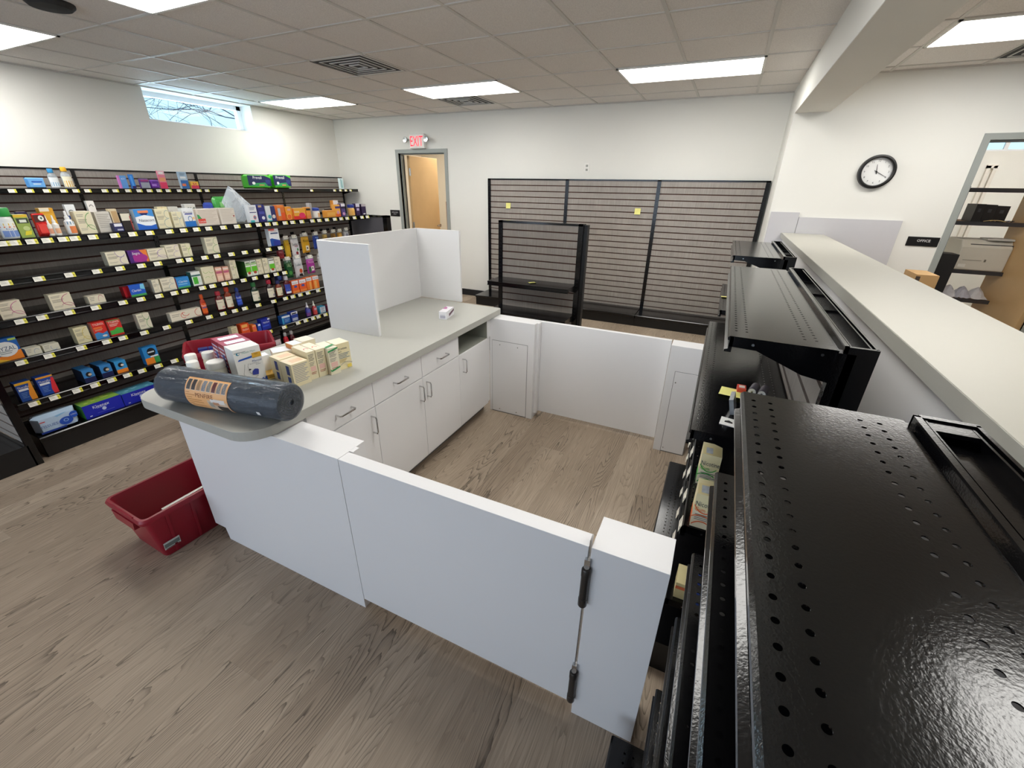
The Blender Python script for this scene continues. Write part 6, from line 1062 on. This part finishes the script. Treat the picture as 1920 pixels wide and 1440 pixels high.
def battery(x, y, z, rz, label):
    t = thing('battery', label, 'battery', (x, y, z+0.0135), rz, 'batteries on the middle black bay')
    q = MB(); q.lathe([(0.0132, 0.0), (0.0135, 0.001), (0.0135, 0.058), (0.012, 0.059)], mat('5A5560', 0.4, noise=0.35, nscale=90), 20, axis='y'); q.obj('battery_body', t, smooth=True)
    q = MB(); q.lathe([(0.0118, -0.0006), (0.0118, 0.0004)], mat('E8E6E0', 0.3, noise=0.0), 20, axis='y'); q.lathe([(0.0035, -0.0022), (0.004, -0.0004)], M_CHR, 12, axis='y'); q.obj('terminal', t)
battery(0.189, 1.513, 1.0605, -0.25, 'battery lying on its side by the sticky note, left of the pair'); battery(0.2175, 1.506, 1.0605, -0.25, 'battery lying on its side, right of the pair')
q = MB(); q.box(0.145, 1.52, 1.0605, 0.172, 1.56, 1.075, pap('D84A3A')); q.box(0.15, 1.53, 1.075, 0.168, 1.55, 1.0765, pap('F2E8E0')); tag(q.obj('battery_card'), 'small red and white battery card beside the batteries', 'card')
q = MB(); q.box(0, 0, 0, 0.075, 0.052, 0.001, pap('EDEDEB')); q.prism([(0.012, 0.02), (0.034, 0.02), (0.034, 0.028), (0.023, 0.036), (0.012, 0.028)], 'z', 0.001, 0.0014, M_HOLE)
for k in range(4): q.box(0.045, 0.008+0.009*k, 0.001, 0.070-0.004*(k % 2), 0.011+0.009*k, 0.0014, ink('444444'))
tag(q.obj('blister_card', None, (0.096, 1.255, 1.061), (0, 0.03, -0.12)), 'white hang card with black peg hole on the middle black bay', 'card')
q = MB(); q.box(0, 0, 0, 0.012, 0.07, 0.05, mat('8A8E92', 0.25, noise=0.3, nscale=60)); tag(q.obj('blister_pack', None, (0.125, 1.33, 1.0605), (0, -0.25, -0.1)), 'grey blister pack leaning behind the white hang card', 'pack')

# ------------------------------------------------------------------ beyond the doors
M_CARD = mat('9A6238', 0.7, noise=0.12, nscale=8, name='cardboard')
t = thing('flat_carton', 'flattened brown cardboard cartons leaning behind the back door', 'cardboard', (-5.0, 7.42, 0))
q = MB(); q.box(0, 0, 0, 0.28, 0.02, 1.5, M_CARD); q.obj('carton_sheet', t, (0, 0, 0), (-0.12, 0.1, 0.1)); q = MB(); q.box(0.14, -0.05, 0, 0.36, -0.03, 1.40, mat('8A5530', 0.7, noise=0.1)); q.box(0.16, -0.0515, 0.9, 0.2, -0.05, 1.1, pap('D8CFC0')); q.obj('carton_sheet', t, (0, 0, 0), (-0.12, -0.08, 0.05))
q = MB(); q.box(0.05, -0.1, 1.42, 0.13, -0.08, 1.6, M_CARD); q.obj('carton_flap', t, (0, 0, 0), (-0.12, 0.25, 0))
t = thing('packing_box', 'brown cardboard box peeking over the high counter beside the office door', 'cardboard box', (1.595, 4.92, 0))
q = MB(); q.box(0, 0, 0.0, 0.155, 0.30, 1.045, mat('C09A68', 0.7, noise=0.06, nscale=10)); q.box(-0.001, -0.0015, 0.99, 0.03, 0, 1.03, pap('4A4038')); q.obj('box_body', t)
# office shelving
t = thing('storage_rack', 'black rivet storage rack with wood shelves inside the office', 'rack', (2.13, 6.2, 0))
M_PART = mat('8A6A4A', 0.7, noise=0.1, name='particle_board')
for x, y in ((0, 0), (0, 0.42), (1.2, 0), (1.2, 0.42)):
    q = MB(); q.box(x-0.018, y-0.002, 0, x+0.018, y+0.002, 1.76, M_BLKM); q.box(x-0.018, y, 0, x-0.014, y+0.03, 1.76, M_BLKM)
    for k in range(34): z = 0.05+0.05*k; q.quad([(x-0.009, y-0.0026, z), (x+0.009, y-0.0026, z), (x+0.009, y-0.0026, z+0.022), (x-0.009, y-0.0026, z+0.022)], pap('D8D8D4'))
    q.obj('upright', t)
for z in (1.742, 1.432, 0.955, 0.66, 0.2):
    q = MB(); q.box(0.0, 0, z-0.035, 1.2, 0.004, z+0.003, mat('4A4A50', 0.25, metal=0.5, noise=0.05)); q.box(0, 0.42, z-0.035, 1.2, 0.424, z+0.003, M_BLKM); q.box(0, 0, z-0.035, 0.004, 0.42, z+0.003, M_BLKM); q.box(0.0, 0.004, z-0.012, 1.2, 0.42, z, M_PART); q.obj('rack_shelf', t)
t = thing('printer', 'off-white laser printer on the office rack', 'printer', (2.285, 6.22, 0.956))
M_PRN = mat('CFCBC0', 0.45, noise=0.02, name='printer_plastic')
q = MB(); q.prism([(0, 0), (0.38, 0), (0.38, 0.30), (0.06, 0.30), (0.0, 0.23)], 'x', 0, 0.40, M_PRN); q.obj('printer_body', t, bevel=0.012)
q = MB(); q.box(0.07, 0.02, 0.225, 0.40, 0.03, 0.262, mat('3A3A3C', 0.4)); q.box(0.05, -0.003, 0.10, 0.2, 0.001, 0.105, mat('8A867C')); q.box(0.03, -0.003, 0.03, 0.09, 0.001, 0.06, mat('E8E6E0')); q.box(0.22, -0.003, 0.09, 0.235, 0.001, 0.115, mat('6A665E')); q.obj('front_details', t, rot=(0, 0, 0))
for x0, w_, h_, dy, lab in ((2.27, 0.075, 0.165, 0, 'black binder standing first on the office rack'), (2.35, 0.09, 0.16, 0.02, 'black binder standing second on the office rack'), (2.45, 0.10, 0.15, 0.05, 'black binder standing third on the office rack')):
    t = thing('binder', lab, 'binder', (x0, 6.24+dy, 1.4325), 0.0, 'black binders on the office rack'); q = MB(); q.box(0, 0, 0, w_-0.004, 0.22, h_, mat('18181A', 0.4, noise=0.1)); q.box(w_*0.3, -0.001, h_*.55, w_*.6, 0, h_*.75, mat('3A3A40')); q.obj('cover', t, bevel=0.003)
q = MB()
for k in range(5):
    pts = [(2.36+0.03*k+0.03*math.sin(j*1.1+k), 6.215+0.004*k, 1.436+0.012*abs(math.sin(j*0.9+k))+0.003) for j in range(8)]; pts = [(x+0.02*j, y, z) for j, (x, y, z) in enumerate(pts)]
    q.tube(pts, 0.004, mat(['B8A070', '3A3A40', '5A6A8A', 'C8B890', '2A2A2C'][k], 0.5), 6)
tag(q.obj('cable_bundle'), 'tangle of cables in front of the binders on the office rack', 'cables')
q = MB(); q.box(2.50, 6.24, 1.2565, 2.66, 6.4, 1.258, mat('2A2A2C')); q.box(2.47, 6.25, 1.258, 2.68, 6.42, 1.275, mat('C8C6C0')); q.box(2.52, 6.26, 1.2565, 2.64, 6.38, 1.2575, mat('8A8880'))
tag(q.obj('paper_tray'), 'grey paper tray on top of the office printer', 'tray')
q = MB(); n_ = 9
for j in range(3):
    vs = []; 
    for a_ in range(n_):
        for b_ in range(n_): vs.append((2.28+0.12*j+0.16*a_/(n_-1), 6.22+0.2*b_/(n_-1), 0.662+0.11*math.sin(PI*a_/(n_-1))*math.sin(PI*b_/(n_-1))+R.uniform(0, 0.012)))
    q.add(vs, [(a_*n_+b_, (a_+1)*n_+b_, (a_+1)*n_+b_+1, a_*n_+b_+1) for a_ in range(n_-1) for b_ in range(n_-1)], mat(['D0D0D6', 'B8B8C2', 'C8C6C8'][j], 0.4, noise=0.1))
tag(q.obj('crumpled_plastic', smooth=False), 'heap of crumpled grey plastic wrap on a lower shelf of the office rack', 'plastic wrap')
q = MB(); q.box(2.22, 6.23, 0.6605, 2.27, 6.45, 0.80, mat('A87848', 0.7)); tag(q.obj('small_carton'), 'narrow brown carton at the left end of the lower office rack shelf', 'box')
t = thing('waste_bin', 'tall black bin behind the office doorway jamb', 'bin', (1.97, 5.96, 0)); q = MB(); q.prism([(0.01, 0), (0.22, 0), (0.235, 1.13), (0.0, 1.14)], 'y', 0, 0.18, M_RUB); q.obj('bin_body', t, bevel=0.006)
q = MB()
for x in (2.80, 2.86): q.box(x, 7.86, 0.9, x+0.035, 7.9, 2.01, mat('E2DDD4', 0.5))
q.box(2.80, 7.86, 1.98, 2.90, 7.9, 2.02, mat('E2DDD4', 0.5)); tag(q.obj('shelf_standard'), 'cream metal shelf standard fixed to the office back wall', 'bracket')
